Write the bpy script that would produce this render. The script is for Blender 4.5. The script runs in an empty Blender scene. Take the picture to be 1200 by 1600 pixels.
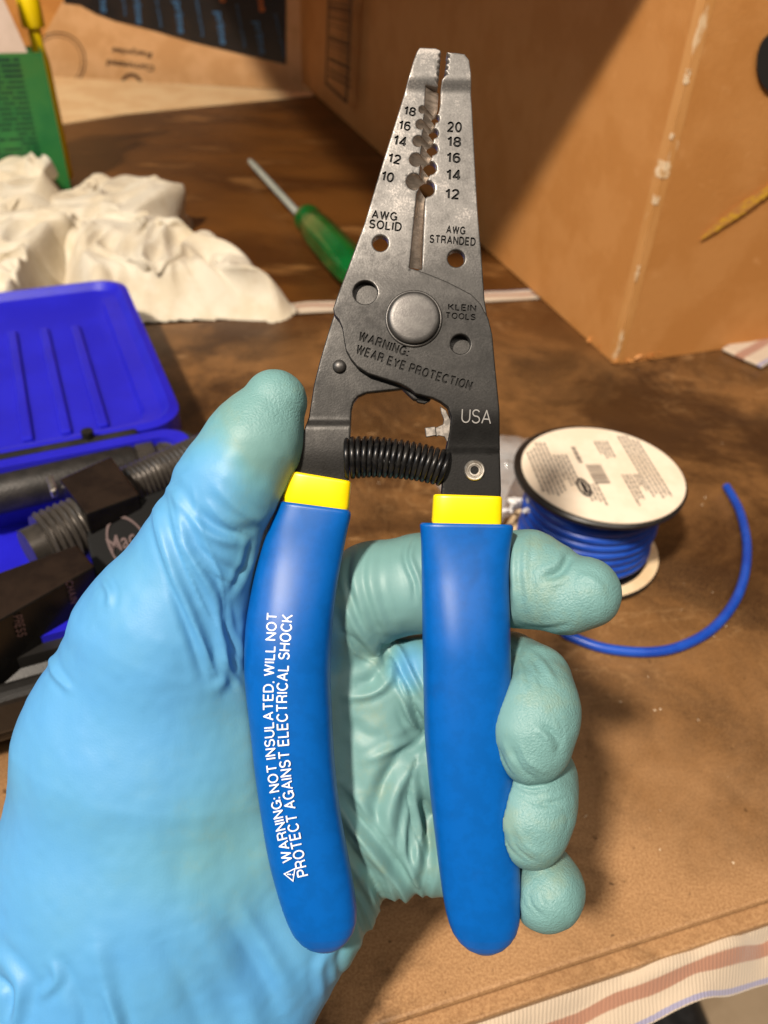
import bpy, bmesh, math, random
import numpy as np
from mathutils import Vector, Matrix
from mathutils.geometry import delaunay_2d_cdt
random.seed(7); RNG = np.random.default_rng(7)
sc = bpy.context.scene
COL = sc.collection
R = math.radians

# ------------------------------------------------------------------ camera, world, lamps
PITCH, SROLL, CAMH, FPX = R(39.0), 0.047, 0.24, 1200.0
ROLL = math.asin(SROLL)
fw = np.array([0, math.cos(PITCH), -math.sin(PITCH)])
r0 = np.array([1.0, 0, 0]); u0 = np.array([0, math.sin(PITCH), math.cos(PITCH)])
rt = math.cos(ROLL)*r0 + math.sin(ROLL)*u0
up = -math.sin(ROLL)*r0 + math.cos(ROLL)*u0
CAM = np.array([0, 0, CAMH])
RC = Matrix(((rt[0], up[0], -fw[0]), (rt[1], up[1], -fw[1]), (rt[2], up[2], -fw[2])))
cd = bpy.data.cameras.new('camera'); cam = bpy.data.objects.new('camera', cd); COL.objects.link(cam)
cam.location = CAM; cam.rotation_euler = RC.to_euler()
cd.sensor_fit = 'VERTICAL'; cd.sensor_height = 36; cd.sensor_width = 27; cd.lens = 27.0
cd.clip_start = 0.01; cd.clip_end = 50
cd.dof.use_dof = True; cd.dof.focus_distance = 0.153; cd.dof.aperture_fstop = 20.0
sc.camera = cam
sc.cycles.use_denoising = True
sc.cycles.max_bounces = 6
sc.view_settings.view_transform = 'Standard'; sc.view_settings.look = 'None'
sc.view_settings.exposure = 0.0; sc.view_settings.gamma = 1.0
w = bpy.data.worlds.new('World'); sc.world = w; w.use_nodes = True
w.node_tree.nodes['Background'].inputs[0].default_value = (1.0, 0.86, 0.72, 1)
w.node_tree.nodes['Background'].inputs[1].default_value = 0.09

def lamp(name, loc, target, power, size, color, size_y=None):
    l = bpy.data.lights.new(name, 'AREA'); l.energy = power; l.size = size; l.color = color
    if size_y: l.shape = 'RECTANGLE'; l.size_y = size_y
    o = bpy.data.objects.new(name, l); COL.objects.link(o); o.location = loc
    o.rotation_euler = (Vector(target)-Vector(loc)).to_track_quat('-Z', 'Y').to_euler()
    return o
lamp('ceiling_lamp', (-0.58, -0.72, 1.66), (0.1, 0.5, 0), 60, 0.14, (1.0, 0.88, 0.74))
lamp('added_fill_lamp', (0.55, -0.5, 1.75), (0.05, 0.3, 0), 10, 0.9, (1.0, 0.90, 0.78))  # added fill that softens the palm shadows, no such lamp is seen
lamp('cool_side_lamp', (-0.9, -0.1, 0.75), (0, 0.1, 0.12), 2.4, 0.45, (0.72, 0.86, 1.0))

# ------------------------------------------------------------------ helpers
def ray(px, py):
    return fw + rt*(px-600)/FPX + up*(800-py)/FPX
def at(px, py, z=0.0):
    d = ray(px, py); return CAM + d*((z-CAMH)/d[2])
def onplane(px, py, P0, n):
    d = ray(px, py); return CAM + d*(np.dot(np.array(P0)-CAM, n)/np.dot(d, n))
D0 = 0.155; K = D0/FPX
TOOL_LOC = CAM + fw*D0

def empty(name, loc, label, cat, group=None, rot=None):
    o = bpy.data.objects.new(name, None); COL.objects.link(o); o.location = Vector(loc)
    o.empty_display_size = 0.02
    if rot is not None: o.rotation_euler = rot
    o['label'] = label; o['category'] = cat
    if group: o['group'] = group
    return o
def mk(name, verts, faces, mats, parent=None, smooth=True, idx=None, angle=35, kind=None):
    me = bpy.data.meshes.new(name)
    v = np.asarray(verts, dtype=float)
    q_ = parent
    while q_ is not None and not q_.get('_local'):
        nx_ = q_.parent
        if nx_ is None or not any(p.get('_local') for p in (nx_,)): v = v - np.array(q_.location)
        q_ = nx_
    me.from_pydata(v.tolist(), [], [list(map(int, f)) for f in faces])
    if not isinstance(mats, (list, tuple)): mats = [mats]
    for m in mats: me.materials.append(m)
    if idx is not None: me.polygons.foreach_set('material_index', np.asarray(idx, dtype=np.int32))
    me.polygons.foreach_set('use_smooth', np.full(len(me.polygons), smooth))
    if smooth and angle: me.set_sharp_from_angle(angle=R(angle))
    me.update()
    o = bpy.data.objects.new(name, me); COL.objects.link(o)
    if parent is not None: o.parent = parent
    if kind: o['kind'] = kind
    return o
def tag(o, label, cat, group=None):
    o['label'] = label; o['category'] = cat
    if group: o['group'] = group
    return o
def bevel(o, wd, seg=2):
    m = o.modifiers.new('bevel', 'BEVEL'); m.width = wd; m.segments = seg; m.limit_method = 'ANGLE'; m.angle_limit = R(40)
    m.harden_normals = False
    return o
def boxm(o0, ax, ay, az):
    """box from corner o0 with edge vectors"""
    o0, ax, ay, az = map(np.array, (o0, ax, ay, az))
    v = [o0, o0+ax, o0+ax+ay, o0+ay]; v += [p+az for p in v]
    f = [(0,3,2,1), (4,5,6,7), (0,1,5,4), (1,2,6,5), (2,3,7,6), (3,0,4,7)]
    if np.dot(np.cross(ax, ay), az) < 0: f = [t[::-1] for t in f]
    return v, f
def join(*parts):
    V, F, n = [], [], 0
    for v, f in parts:
        V += list(v); F += [tuple(i+n for i in t) for t in f]; n += len(v)
    return V, F
def tube(pts, rad, seg=16, caps=True, squash=None):
    P = np.array(pts, float); n = len(P)
    rad = np.full(n, rad) if np.isscalar(rad) else np.array(rad, float)
    T = np.gradient(P, axis=0)
    for i in range(n):
        if np.linalg.norm(T[i]) < 1e-12: T[i] = P[-1]-P[0]
    T /= np.linalg.norm(T, axis=1)[:, None]
    a = np.array([0, 0, 1.0]) if abs(T[0][2]) < 0.9 else np.array([1.0, 0, 0])
    N = np.cross(a, T[0]); N /= np.linalg.norm(N)
    V, F = [], []
    th = np.linspace(0, 2*math.pi, seg, endpoint=False)
    for i in range(n):
        N = N - T[i]*np.dot(N, T[i]); N /= np.linalg.norm(N); B = np.cross(T[i], N)
        for t in th:
            V.append(P[i] + rad[i]*(math.cos(t)*N + math.sin(t)*B))
    for i in range(n-1):
        for j in range(seg):
            k = (j+1) % seg
            F.append((i*seg+j, i*seg+k, (i+1)*seg+k, (i+1)*seg+j))
    if caps:
        F.append(tuple(range(seg))[::-1]); F.append(tuple((n-1)*seg+j for j in range(seg)))
    return V, F
def lerp(a, b, t): return a+(b-a)*t
def sstep(a, b, x):
    t = np.clip((np.asarray(x, float)-a)/(b-a), 0, 1); return t*t*(3-2*t)
def catmull(P, n=6, closed=False):
    P = [np.array(p, float) for p in P]; out = []
    m = len(P)
    rng = range(m) if closed else range(m-1)
    for i in rng:
        p0 = P[(i-1) % m] if closed or i > 0 else P[i]
        p1 = P[i]; p2 = P[(i+1) % m]
        p3 = P[(i+2) % m] if closed or i+2 < m else p2
        for s in range(n):
            t = s/n
            out.append(0.5*((2*p1)+(-p0+p2)*t+(2*p0-5*p1+4*p2-p3)*t*t+(-p0+3*p1-3*p2+p3)*t**3))
    if not closed: out.append(P[-1])
    return out
def _hash(ix, iy, iz, seed):
    h = (ix*374761393 + iy*668265263 + iz*2147483647 + seed*1274126177) & 0xffffffff
    h = ((h ^ (h >> 13))*1274126177) & 0xffffffff
    return ((h ^ (h >> 16)) & 0xffff)/65535.0
def vnoise(P, scale=1.0, seed=0):
    Q = np.asarray(P, float)*scale; I = np.floor(Q).astype(np.int64); f = Q-I; f = f*f*(3-2*f)
    r = 0
    for dx in (0, 1):
        for dy in (0, 1):
            for dz in (0, 1):
                wgt = (f[:, 0] if dx else 1-f[:, 0])*(f[:, 1] if dy else 1-f[:, 1])*(f[:, 2] if dz else 1-f[:, 2])
                r = r + wgt*_hash(I[:, 0]+dx, I[:, 1]+dy, I[:, 2]+dz, seed)
    return r*2-1
def segdist(P, A, B):
    """min distance of points P (n,2) to segments A->B (m,2), chunked"""
    out = np.full(len(P), 1e9)
    for a, b in zip(A, B):
        ab = b-a; L = max(ab@ab, 1e-12)
        t = np.clip(((P-a)@ab)/L, 0, 1)
        d = np.hypot(P[:, 0]-a[0]-t*ab[0], P[:, 1]-a[1]-t*ab[1])
        np.minimum(out, d, out=out)
    return out
def inside(P, A, B):
    c = np.zeros(len(P), bool)
    for a, b in zip(A, B):
        if a[1] == b[1]: continue
        m = (a[1] > P[:, 1]) != (b[1] > P[:, 1])
        x = a[0] + (P[:, 1]-a[1])*(b[0]-a[0])/(b[1]-a[1])
        c ^= m & (P[:, 0] < x)
    return c

# ------------------------------------------------------------------ materials
def mat(name, c1, c2=None, rough=0.5, metal=0.0, scale=40.0, bump=0.0, bscale=None, detail=6, stretch=None,
        spec=None, c3=None, s3=None, t3=(0.5, 0.6), rvar=0.0, coat=0.0, trans=0.0, ior=None, sheen=0.0, mixpos=(0.4, 0.6), sss=0.0):
    m = bpy.data.materials.new(name); m.use_nodes = True; nt = m.node_tree; N = nt.nodes; Lk = nt.links
    b = N['Principled BSDF']; b.inputs['Roughness'].default_value = rough; b.inputs['Metallic'].default_value = metal
    if spec is not None: b.inputs['Specular IOR Level'].default_value = spec
    if coat: b.inputs['Coat Weight'].default_value = coat; b.inputs['Coat Roughness'].default_value = 0.15
    if trans: b.inputs['Transmission Weight'].default_value = trans
    if ior: b.inputs['IOR'].default_value = ior
    if sheen: b.inputs['Sheen Weight'].default_value = sheen
    if sss:
        b.inputs['Subsurface Weight'].default_value = sss; b.inputs['Subsurface Scale'].default_value = 0.004
    tc = N.new('ShaderNodeTexCoord'); vec = tc.outputs['Object']
    if stretch:
        mp = N.new('ShaderNodeMapping'); mp.inputs['Scale'].default_value = stretch
        Lk.new(vec, mp.inputs[0]); vec = mp.outputs[0]
    def noise(s, d=detail):
        n = N.new('ShaderNodeTexNoise'); n.inputs['Scale'].default_value = s; n.inputs['Detail'].default_value = d
        n.inputs['Roughness'].default_value = 0.62
        Lk.new(vec, n.inputs['Vector']); return n.outputs['Fac']
    def rampf(src, a, bb):
        r = N.new('ShaderNodeMapRange'); r.inputs[1].default_value = a; r.inputs[2].default_value = bb; r.interpolation_type = 'SMOOTHSTEP'
        Lk.new(src, r.inputs[0]); return r.outputs[0]
    def mix(f, a, bb):
        x = N.new('ShaderNodeMix'); x.data_type = 'RGBA'
        if hasattr(f, 'links'): Lk.new(f, x.inputs[0])
        else: x.inputs[0].default_value = f
        for s, v in ((6, a), (7, bb)):
            if hasattr(v, 'links'): Lk.new(v, x.inputs[s])
            else: x.inputs[s].default_value = (*v, 1)
        return x.outputs[2]
    m['x'] = 0
    out = None
    if c2 is not None:
        f = rampf(noise(scale), *mixpos); out = mix(f, c1, c2)
        if rvar:
            r = N.new('ShaderNodeMapRange'); r.inputs[3].default_value = rough-rvar; r.inputs[4].default_value = rough+rvar
            Lk.new(f, r.inputs[0]); Lk.new(r.outputs[0], b.inputs['Roughness'])
    if c3 is not None:
        out = mix(rampf(noise(s3 or scale*0.3), *t3), out if out is not None else c1, c3)
    if out is not None: Lk.new(out, b.inputs['Base Color'])
    else: b.inputs['Base Color'].default_value = (*c1, 1)
    if bump:
        bp = N.new('ShaderNodeBump'); bp.inputs['Strength'].default_value = 1.0; bp.inputs['Distance'].default_value = bump
        Lk.new(noise(bscale or scale*3, 4), bp.inputs['Height']); Lk.new(bp.outputs[0], b.inputs['Normal'])
    m['nodes_helper'] = 1
    return m
def nodes(m): return m.node_tree.nodes, m.node_tree.links
def srgb(r, g, b):
    f = lambda c: (c/255/12.92) if c <= 10 else ((c/255+0.055)/1.055)**2.4
    return (f(r), f(g), f(b))

M = {}
M['grip'] = mat('blue_grip_plastic', (0.0, 0.088, 0.36), (0.0, 0.097, 0.40), rough=0.34, spec=0.35, scale=300, bump=0.00002, bscale=6000, c3=(0.006, 0.065, 0.26), s3=80, t3=(0.58, 0.85))
M['collar'] = mat('yellow_collar_plastic', (0.95, 0.70, 0.0), (0.92, 0.65, 0.0), rough=0.35, scale=200)
M['print'] = mat('white_print', (0.74, 0.78, 0.86), (0.40, 0.52, 0.74), rough=0.6, scale=1900, mixpos=(0.56, 0.70))
M['spring'] = mat('black_spring_steel', (0.012, 0.012, 0.013), (0.03, 0.028, 0.026), rough=0.28, metal=0.5, scale=500)
M['bright'] = mat('bright_steel', (0.62, 0.58, 0.52), (0.40, 0.36, 0.31), rough=0.3, metal=0.9, scale=500)
M['rivet'] = mat('rivet_steel', (0.085, 0.08, 0.077), (0.105, 0.10, 0.095), rough=0.42, metal=0.7, scale=900, bump=0.00002, bscale=3000)
M['letter'] = mat('stamped_letter_grime', (0.010, 0.009, 0.008), rough=0.7, metal=0.3)
M['letter_light'] = mat('stamped_letter_bare', (0.22, 0.21, 0.2), rough=0.5, metal=0.5)
M['bevel'] = mat('ground_steel_bevel', (0.40, 0.33, 0.27), (0.26, 0.215, 0.175), rough=0.36, metal=0.8, scale=400, stretch=(1, 3, 1))
# tool steel: worn bright on the jaws, black oxide left on the arms
def steel():
    m = mat('oxide_steel', (0.1, 0.1, 0.1), rough=0.45, metal=0.65)
    N, Lk = nodes(m); b = N['Principled BSDF']
    tc = N.new('ShaderNodeTexCoord')
    at_ = N.new('ShaderNodeAttribute'); at_.attribute_name = 'wear'
    n1 = N.new('ShaderNodeTexNoise'); n1.inputs['Scale'].default_value = 220; n1.inputs['Detail'].default_value = 8; n1.inputs['Roughness'].default_value = 0.7
    n2 = N.new('ShaderNodeTexNoise'); n2.inputs['Scale'].default_value = 2600; n2.inputs['Detail'].default_value = 3
    for n in (n1, n2): Lk.new(tc.outputs['Object'], n.inputs['Vector'])
    ad = N.new('ShaderNodeMath'); ad.operation = 'MULTIPLY_ADD'; ad.inputs[1].default_value = 0.42
    Lk.new(n1.outputs['Fac'], ad.inputs[0]); of_ = N.new('ShaderNodeMath'); of_.inputs[1].default_value = 0.065; Lk.new(at_.outputs['Fac'], of_.inputs[0]); Lk.new(of_.outputs[0], ad.inputs[2])
    ad2 = N.new('ShaderNodeMath'); ad2.operation = 'MULTIPLY_ADD'; ad2.inputs[1].default_value = 0.22
    Lk.new(n2.outputs['Fac'], ad2.inputs[0]); Lk.new(ad.outputs[0], ad2.inputs[2])
    r = N.new('ShaderNodeValToRGB'); Lk.new(ad2.outputs[0], r.inputs[0])
    e = r.color_ramp.elements; e[0].position = 0.30; e[0].color = (0.010, 0.0095, 0.009, 1); e[1].position = 1.25; e[1].color = (0.30, 0.275, 0.255, 1)
    for p, c in ((0.5, 0.024), (0.72, 0.06), (0.92, 0.15)):
        x = e.new(p); x.color = (c, c*0.95, c*0.9, 1)
    Lk.new(r.outputs[0], b.inputs['Base Color'])
    mr_ = N.new('ShaderNodeMapRange'); mr_.inputs[1].default_value = 0.3; mr_.inputs[2].default_value = 0.7; mr_.inputs[3].default_value = 0.55; mr_.inputs[4].default_value = 0.33; Lk.new(n1.outputs['Fac'], mr_.inputs[0]); Lk.new(mr_.outputs[0], b.inputs['Roughness'])
    bp = N.new('ShaderNodeBump'); bp.inputs['Distance'].default_value = 0.00002; Lk.new(n2.outputs['Fac'], bp.inputs['Height']); Lk.new(bp.outputs[0], b.inputs['Normal'])
    return m
M['steel'] = steel()
def glove_mat():
    m = mat('nitrile_glove', (0.2, 0.5, 0.8), rough=0.5)
    N, Lk = nodes(m); b = N['Principled BSDF']
    tc = N.new('ShaderNodeTexCoord')
    a = N.new('ShaderNodeAttribute'); a.attribute_name = 'light_tint_dirt'
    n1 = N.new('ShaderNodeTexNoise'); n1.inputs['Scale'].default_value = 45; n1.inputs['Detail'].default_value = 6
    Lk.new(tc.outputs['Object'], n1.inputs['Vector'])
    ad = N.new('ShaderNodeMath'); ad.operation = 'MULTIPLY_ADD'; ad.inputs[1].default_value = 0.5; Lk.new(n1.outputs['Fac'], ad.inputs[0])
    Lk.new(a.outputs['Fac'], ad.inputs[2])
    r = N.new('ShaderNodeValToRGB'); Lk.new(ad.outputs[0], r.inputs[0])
    e = r.color_ramp.elements; e[0].position = 0.2; e[0].color = (0.085, 0.305, 0.60, 1); e[1].position = 1.2; e[1].color = (0.15, 0.305, 0.30, 1)  # blue-to-teal ramp carries cool and warm light in the colour
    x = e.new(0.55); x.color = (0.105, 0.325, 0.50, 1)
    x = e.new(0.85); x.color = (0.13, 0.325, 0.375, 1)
    # brown smudges
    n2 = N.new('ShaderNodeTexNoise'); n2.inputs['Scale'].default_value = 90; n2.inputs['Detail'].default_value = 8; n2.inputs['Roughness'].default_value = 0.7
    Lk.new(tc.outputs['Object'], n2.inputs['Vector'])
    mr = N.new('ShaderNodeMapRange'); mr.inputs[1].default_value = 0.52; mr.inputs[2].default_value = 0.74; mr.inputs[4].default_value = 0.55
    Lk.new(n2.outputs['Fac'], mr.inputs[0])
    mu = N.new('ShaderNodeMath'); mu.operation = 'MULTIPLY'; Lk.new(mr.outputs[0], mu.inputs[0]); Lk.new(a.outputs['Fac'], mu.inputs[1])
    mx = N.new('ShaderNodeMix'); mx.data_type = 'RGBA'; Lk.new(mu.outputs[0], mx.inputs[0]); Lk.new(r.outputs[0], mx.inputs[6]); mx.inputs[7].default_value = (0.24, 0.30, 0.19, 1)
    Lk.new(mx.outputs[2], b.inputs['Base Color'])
    # pebbled micro texture plus fine stretch lines
    n3 = N.new('ShaderNodeTexNoise'); n3.inputs['Scale'].default_value = 2300; n3.inputs['Detail'].default_value = 2
    Lk.new(tc.outputs['Object'], n3.inputs['Vector'])
    n4 = N.new('ShaderNodeTexNoise'); n4.inputs['Scale'].default_value = 120; n4.inputs['Detail'].default_value = 5; n4.inputs['Distortion'].default_value = 1.2
    mp = N.new('ShaderNodeMapping'); mp.inputs['Scale'].default_value = (1.6, 0.45, 1); mp.inputs['Rotation'].default_value = (0, 0, 0.5)
    Lk.new(tc.outputs['Object'], mp.inputs[0]); Lk.new(mp.outputs[0], n4.inputs['Vector'])
    pb = N.new('ShaderNodeMath'); pb.operation = 'MULTIPLY'; Lk.new(n3.outputs['Fac'], pb.inputs[0]); a3 = N.new('ShaderNodeAttribute'); a3.attribute_name = 'pebble'; Lk.new(a3.outputs['Fac'], pb.inputs[1])
    b1 = N.new('ShaderNodeBump'); b1.inputs['Distance'].default_value = 0.00019; Lk.new(pb.outputs[0], b1.inputs['Height'])
    b2 = N.new('ShaderNodeBump'); b2.inputs['Distance'].default_value = 0.00006; Lk.new(n4.outputs['Fac'], b2.inputs['Height']); Lk.new(b1.outputs[0], b2.inputs['Normal'])
    Lk.new(b2.outputs[0], b.inputs['Normal'])
    b.inputs['Subsurface Weight'].default_value = 0.0
    return m
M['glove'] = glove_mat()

# ------------------------------------------------------------------ text as mesh
def text_mesh(body, size, offset=0.0, res=3):
    c = bpy.data.curves.new('t', 'FONT'); c.body = body; c.size = size; c.align_x = 'CENTER'; c.align_y = 'CENTER'
    c.offset = offset; c.resolution_u = res; c.fill_mode = 'FRONT' if hasattr(c, 'fill_mode') else None
    o = bpy.data.objects.new('t', c); COL.objects.link(o)
    dg = bpy.context.evaluated_depsgraph_get(); me = o.evaluated_get(dg).to_mesh()
    v = np.array([p.co[:] for p in me.vertices]).reshape(-1, 3); f = [tuple(p.vertices) for p in me.polygons]
    o.evaluated_get(dg).to_mesh_clear()
    bpy.data.objects.remove(o); bpy.data.curves.remove(c)
    return v[:, :2], f
def _arc(cx, cy, rx, ry, a0, a1, n=10): return [(cx+rx*math.cos(R(lerp(a0, a1, i/n))), cy+ry*math.sin(R(lerp(a0, a1, i/n)))) for i in range(n+1)]
GL_ = {}
def _glyphs():
    a = _arc; O = [a(.4, .5, .4, .5, 0, 360, 22)]
    g = {'A': (.8, [[(0, 0), (.4, 1), (.8, 0)], [(.13, .33), (.67, .33)]]),
    'B': (.7, [[(0, 0), (0, 1), (.4, 1)]+a(.42, .76, .24, .24, 90, -90, 8)+[(0, .52)], [(.4, .52)]+a(.42, .26, .28, .26, 90, -90, 8)+[(0, 0)]]),
    'C': (.78, [a(.42, .5, .42, .5, 38, 322, 18)]), 'D': (.74, [[(0, 0), (0, 1), (.3, 1)]+a(.3, .5, .44, .5, 90, -90, 14)+[(0, 0)]]),
    'E': (.62, [[(.62, 1), (0, 1), (0, 0), (.62, 0)], [(0, .52), (.56, .52)]]), 'F': (.6, [[(.6, 1), (0, 1), (0, 0)], [(0, .5), (.5, .5)]]),
    'G': (.82, [a(.42, .5, .42, .5, 38, 335, 18)+[(.82, .45), (.5, .45)], [(.82, .45), (.82, 0)]]), 'H': (.72, [[(0, 0), (0, 1)], [(.72, 0), (.72, 1)], [(0, .52), (.72, .52)]]),
    'I': (0.02, [[(0, 0), (0, 1)]]), 'J': (.5, [[(.5, 1), (.5, .25)]+a(.25, .25, .25, .25, 0, -180, 8)]), 'K': (.72, [[(0, 0), (0, 1)], [(.68, 1), (0, .35)], [(.24, .58), (.72, 0)]]),
    'L': (.56, [[(0, 1), (0, 0), (.56, 0)]]), 'M': (.88, [[(0, 0), (0, 1), (.44, 0), (.88, 1), (.88, 0)]]), 'N': (.72, [[(0, 0), (0, 1), (.72, 0), (.72, 1)]]),
    'O': (.84, [a(.42, .5, .42, .5, 0, 360, 24)]), 'P': (.68, [[(0, 0), (0, 1), (.4, 1)]+a(.4, .73, .28, .27, 90, -90, 10)+[(0, .46)]]),
    'R': (.72, [[(0, 0), (0, 1), (.42, 1)]+a(.42, .75, .27, .25, 90, -90, 10)+[(0, .5)], [(.42, .5), (.62, .4), (.68, 0)]]),
    'S': (.68, [a(.35, .755, .31, .245, 22, 262, 12)+a(.34, .26, .34, .26, 80, -162, 12)]), 'T': (.74, [[(0, 1), (.74, 1)], [(.37, 1), (.37, 0)]]),
    'U': (.72, [[(0, 1), (0, .34)]+a(.36, .34, .36, .34, 180, 360, 12)+[(.72, 1)]]), 'V': (.76, [[(0, 1), (.38, 0), (.76, 1)]]), 'W': (1.1, [[(0, 1), (.27, 0), (.55, 1), (.83, 0), (1.1, 1)]]),
    'Y': (.76, [[(0, 1), (.38, .45), (.76, 1)], [(.38, .45), (.38, 0)]]), '0': (.62, [a(.31, .5, .31, .5, 0, 360, 22)]), '1': (.3, [[(0, .76), (.2, .86), (.3, 1), (.3, 0)]]),
    '2': (.6, [a(.3, .7, .29, .3, 165, -25, 10)+[(.0, 0), (.62, 0)]]), '4': (.66, [[(.66, .26), (0, .26), (.46, 1), (.46, 0)]]), '6': (.62, [[(.56, .86)]+a(.33, .62, .32, .38, 60, 180, 8)+[(.01, .3)]+a(.31, .31, .30, .31, 180, 540, 18)]),
    '8': (.6, [a(.3, .76, .26, .24, 0, 360, 16), a(.3, .27, .30, .27, 0, 360, 18)]), ':': (.02, [[(0, 0), (0, .17)], [(0, .55), (0, .72)]]), ',': (.02, [[(.02, .05), (-.04, -.14)]]), ' ': (.12, [])}
    return g
def _stroke_mesh(body, t):
    key = (body, t)
    if key in GL_: return GL_[key]
    if not GL_.get('g'): GL_['g'] = _glyphs()
    g = GL_['g']; x = 0; outv, outf = [], []
    for ch in body:
        wd, strokes = g[ch]; polys = []
        for s in strokes:
            for p, q in zip(s[:-1], s[1:]):
                d = np.array(q, float)-np.array(p, float); L_ = np.hypot(*d)
                if L_ < 1e-6: continue
                d /= L_; n_ = np.array([-d[1], d[0]])*t/2; p_, q_ = np.array(p), np.array(q); polys.append([p_-n_, q_-n_, q_+n_, p_+n_])
            for p in s[1:-1]: polys.append([np.array(p)+t/2*np.array([math.cos(2*math.pi*i/8+.39), math.sin(2*math.pi*i/8+.39)]) for i in range(8)])
            for p, q in ((s[0], s[1]), (s[-1], s[-2])):   # square caps
                d = np.array(p, float)-np.array(q, float); L_ = np.hypot(*d)
                if L_ < 1e-6 or np.hypot(s[0][0]-s[-1][0], s[0][1]-s[-1][1]) < 1e-6:
                    polys.append([np.array(p)+t/2*np.array([math.cos(2*math.pi*i/8+.39), math.sin(2*math.pi*i/8+.39)]) for i in range(8)])
        if polys:
            pts, ed_ = [], []
            for P in polys:
                b = len(pts); pts += [Vector(v) for v in P]; ed_ += [(b+i, b+(i+1) % len(P)) for i in range(len(P))]
            vo, _, fo, _, _, _ = delaunay_2d_cdt(pts, ed_, [], 0, 1e-5, False)
            V = np.array([v[:] for v in vo]); F = np.array([tuple(f) for f in fo]); C = V[F].mean(1); k = np.zeros(len(F), bool)
            for P in polys:
                A = np.array(P); e = np.roll(A, -1, 0)-A
                cr = np.stack([e[i][0]*(C[:, 1]-A[i][1])-e[i][1]*(C[:, 0]-A[i][0]) for i in range(len(A))])
                k |= (cr >= -1e-9).all(0)|(cr <= 1e-9).all(0)
            b = len(outv); outv += [(v[0]+x, v[1]) for v in V]; outf += [tuple(int(i)+b for i in f) for f in F[k]]
        x += wd+t+0.13
    v = np.array(outv); used = sorted({i for f in outf for i in f}); mp = {u: i for i, u in enumerate(used)}
    GL_[key] = (v[used], [tuple(mp[i] for i in f) for f in outf]); return GL_[key]
_bfont = text_mesh
def text_mesh(body, size, offset=0.0, res=3):
    if body.upper() != body: return _bfont(body, size, offset, res)
    return _stroke_mesh(body, 0.10 if offset < 0 else (0.165 if offset == 0.028 else (0.27 if offset == 0.05 else 0.235)))
def fit_text(body, cx, cy, wd, ht, rot=0.0, bold=0.02, shear=0, arc=0.0):
    """letters fitted to a wd x ht box centred at (cx,cy), y pointing down, rot in degrees (clockwise on screen)"""
    v, f = text_mesh(body, 1.0, bold)
    lo, hi = v.min(0), v.max(0); v = (v-(lo+hi)/2)/(hi-lo)*np.array([wd, ht])
    v[:, 0] += shear*v[:, 1]
    v[:, 1] = -v[:, 1] + arc*(v[:, 0]/wd*2)**2
    a = R(rot); c, s = math.cos(a), math.sin(a)
    v = np.stack([v[:, 0]*c-v[:, 1]*s+cx, v[:, 0]*s+v[:, 1]*c+cy], 1)
    return v, f
def boundary(f):
    e = {}
    for t in f:
        for i in range(len(t)):
            a, b = t[i], t[(i+1) % len(t)]
            k = (min(a, b), max(a, b)); e[k] = e.get(k, 0)+1
    return [k for k, n in e.items() if n == 1]

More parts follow.
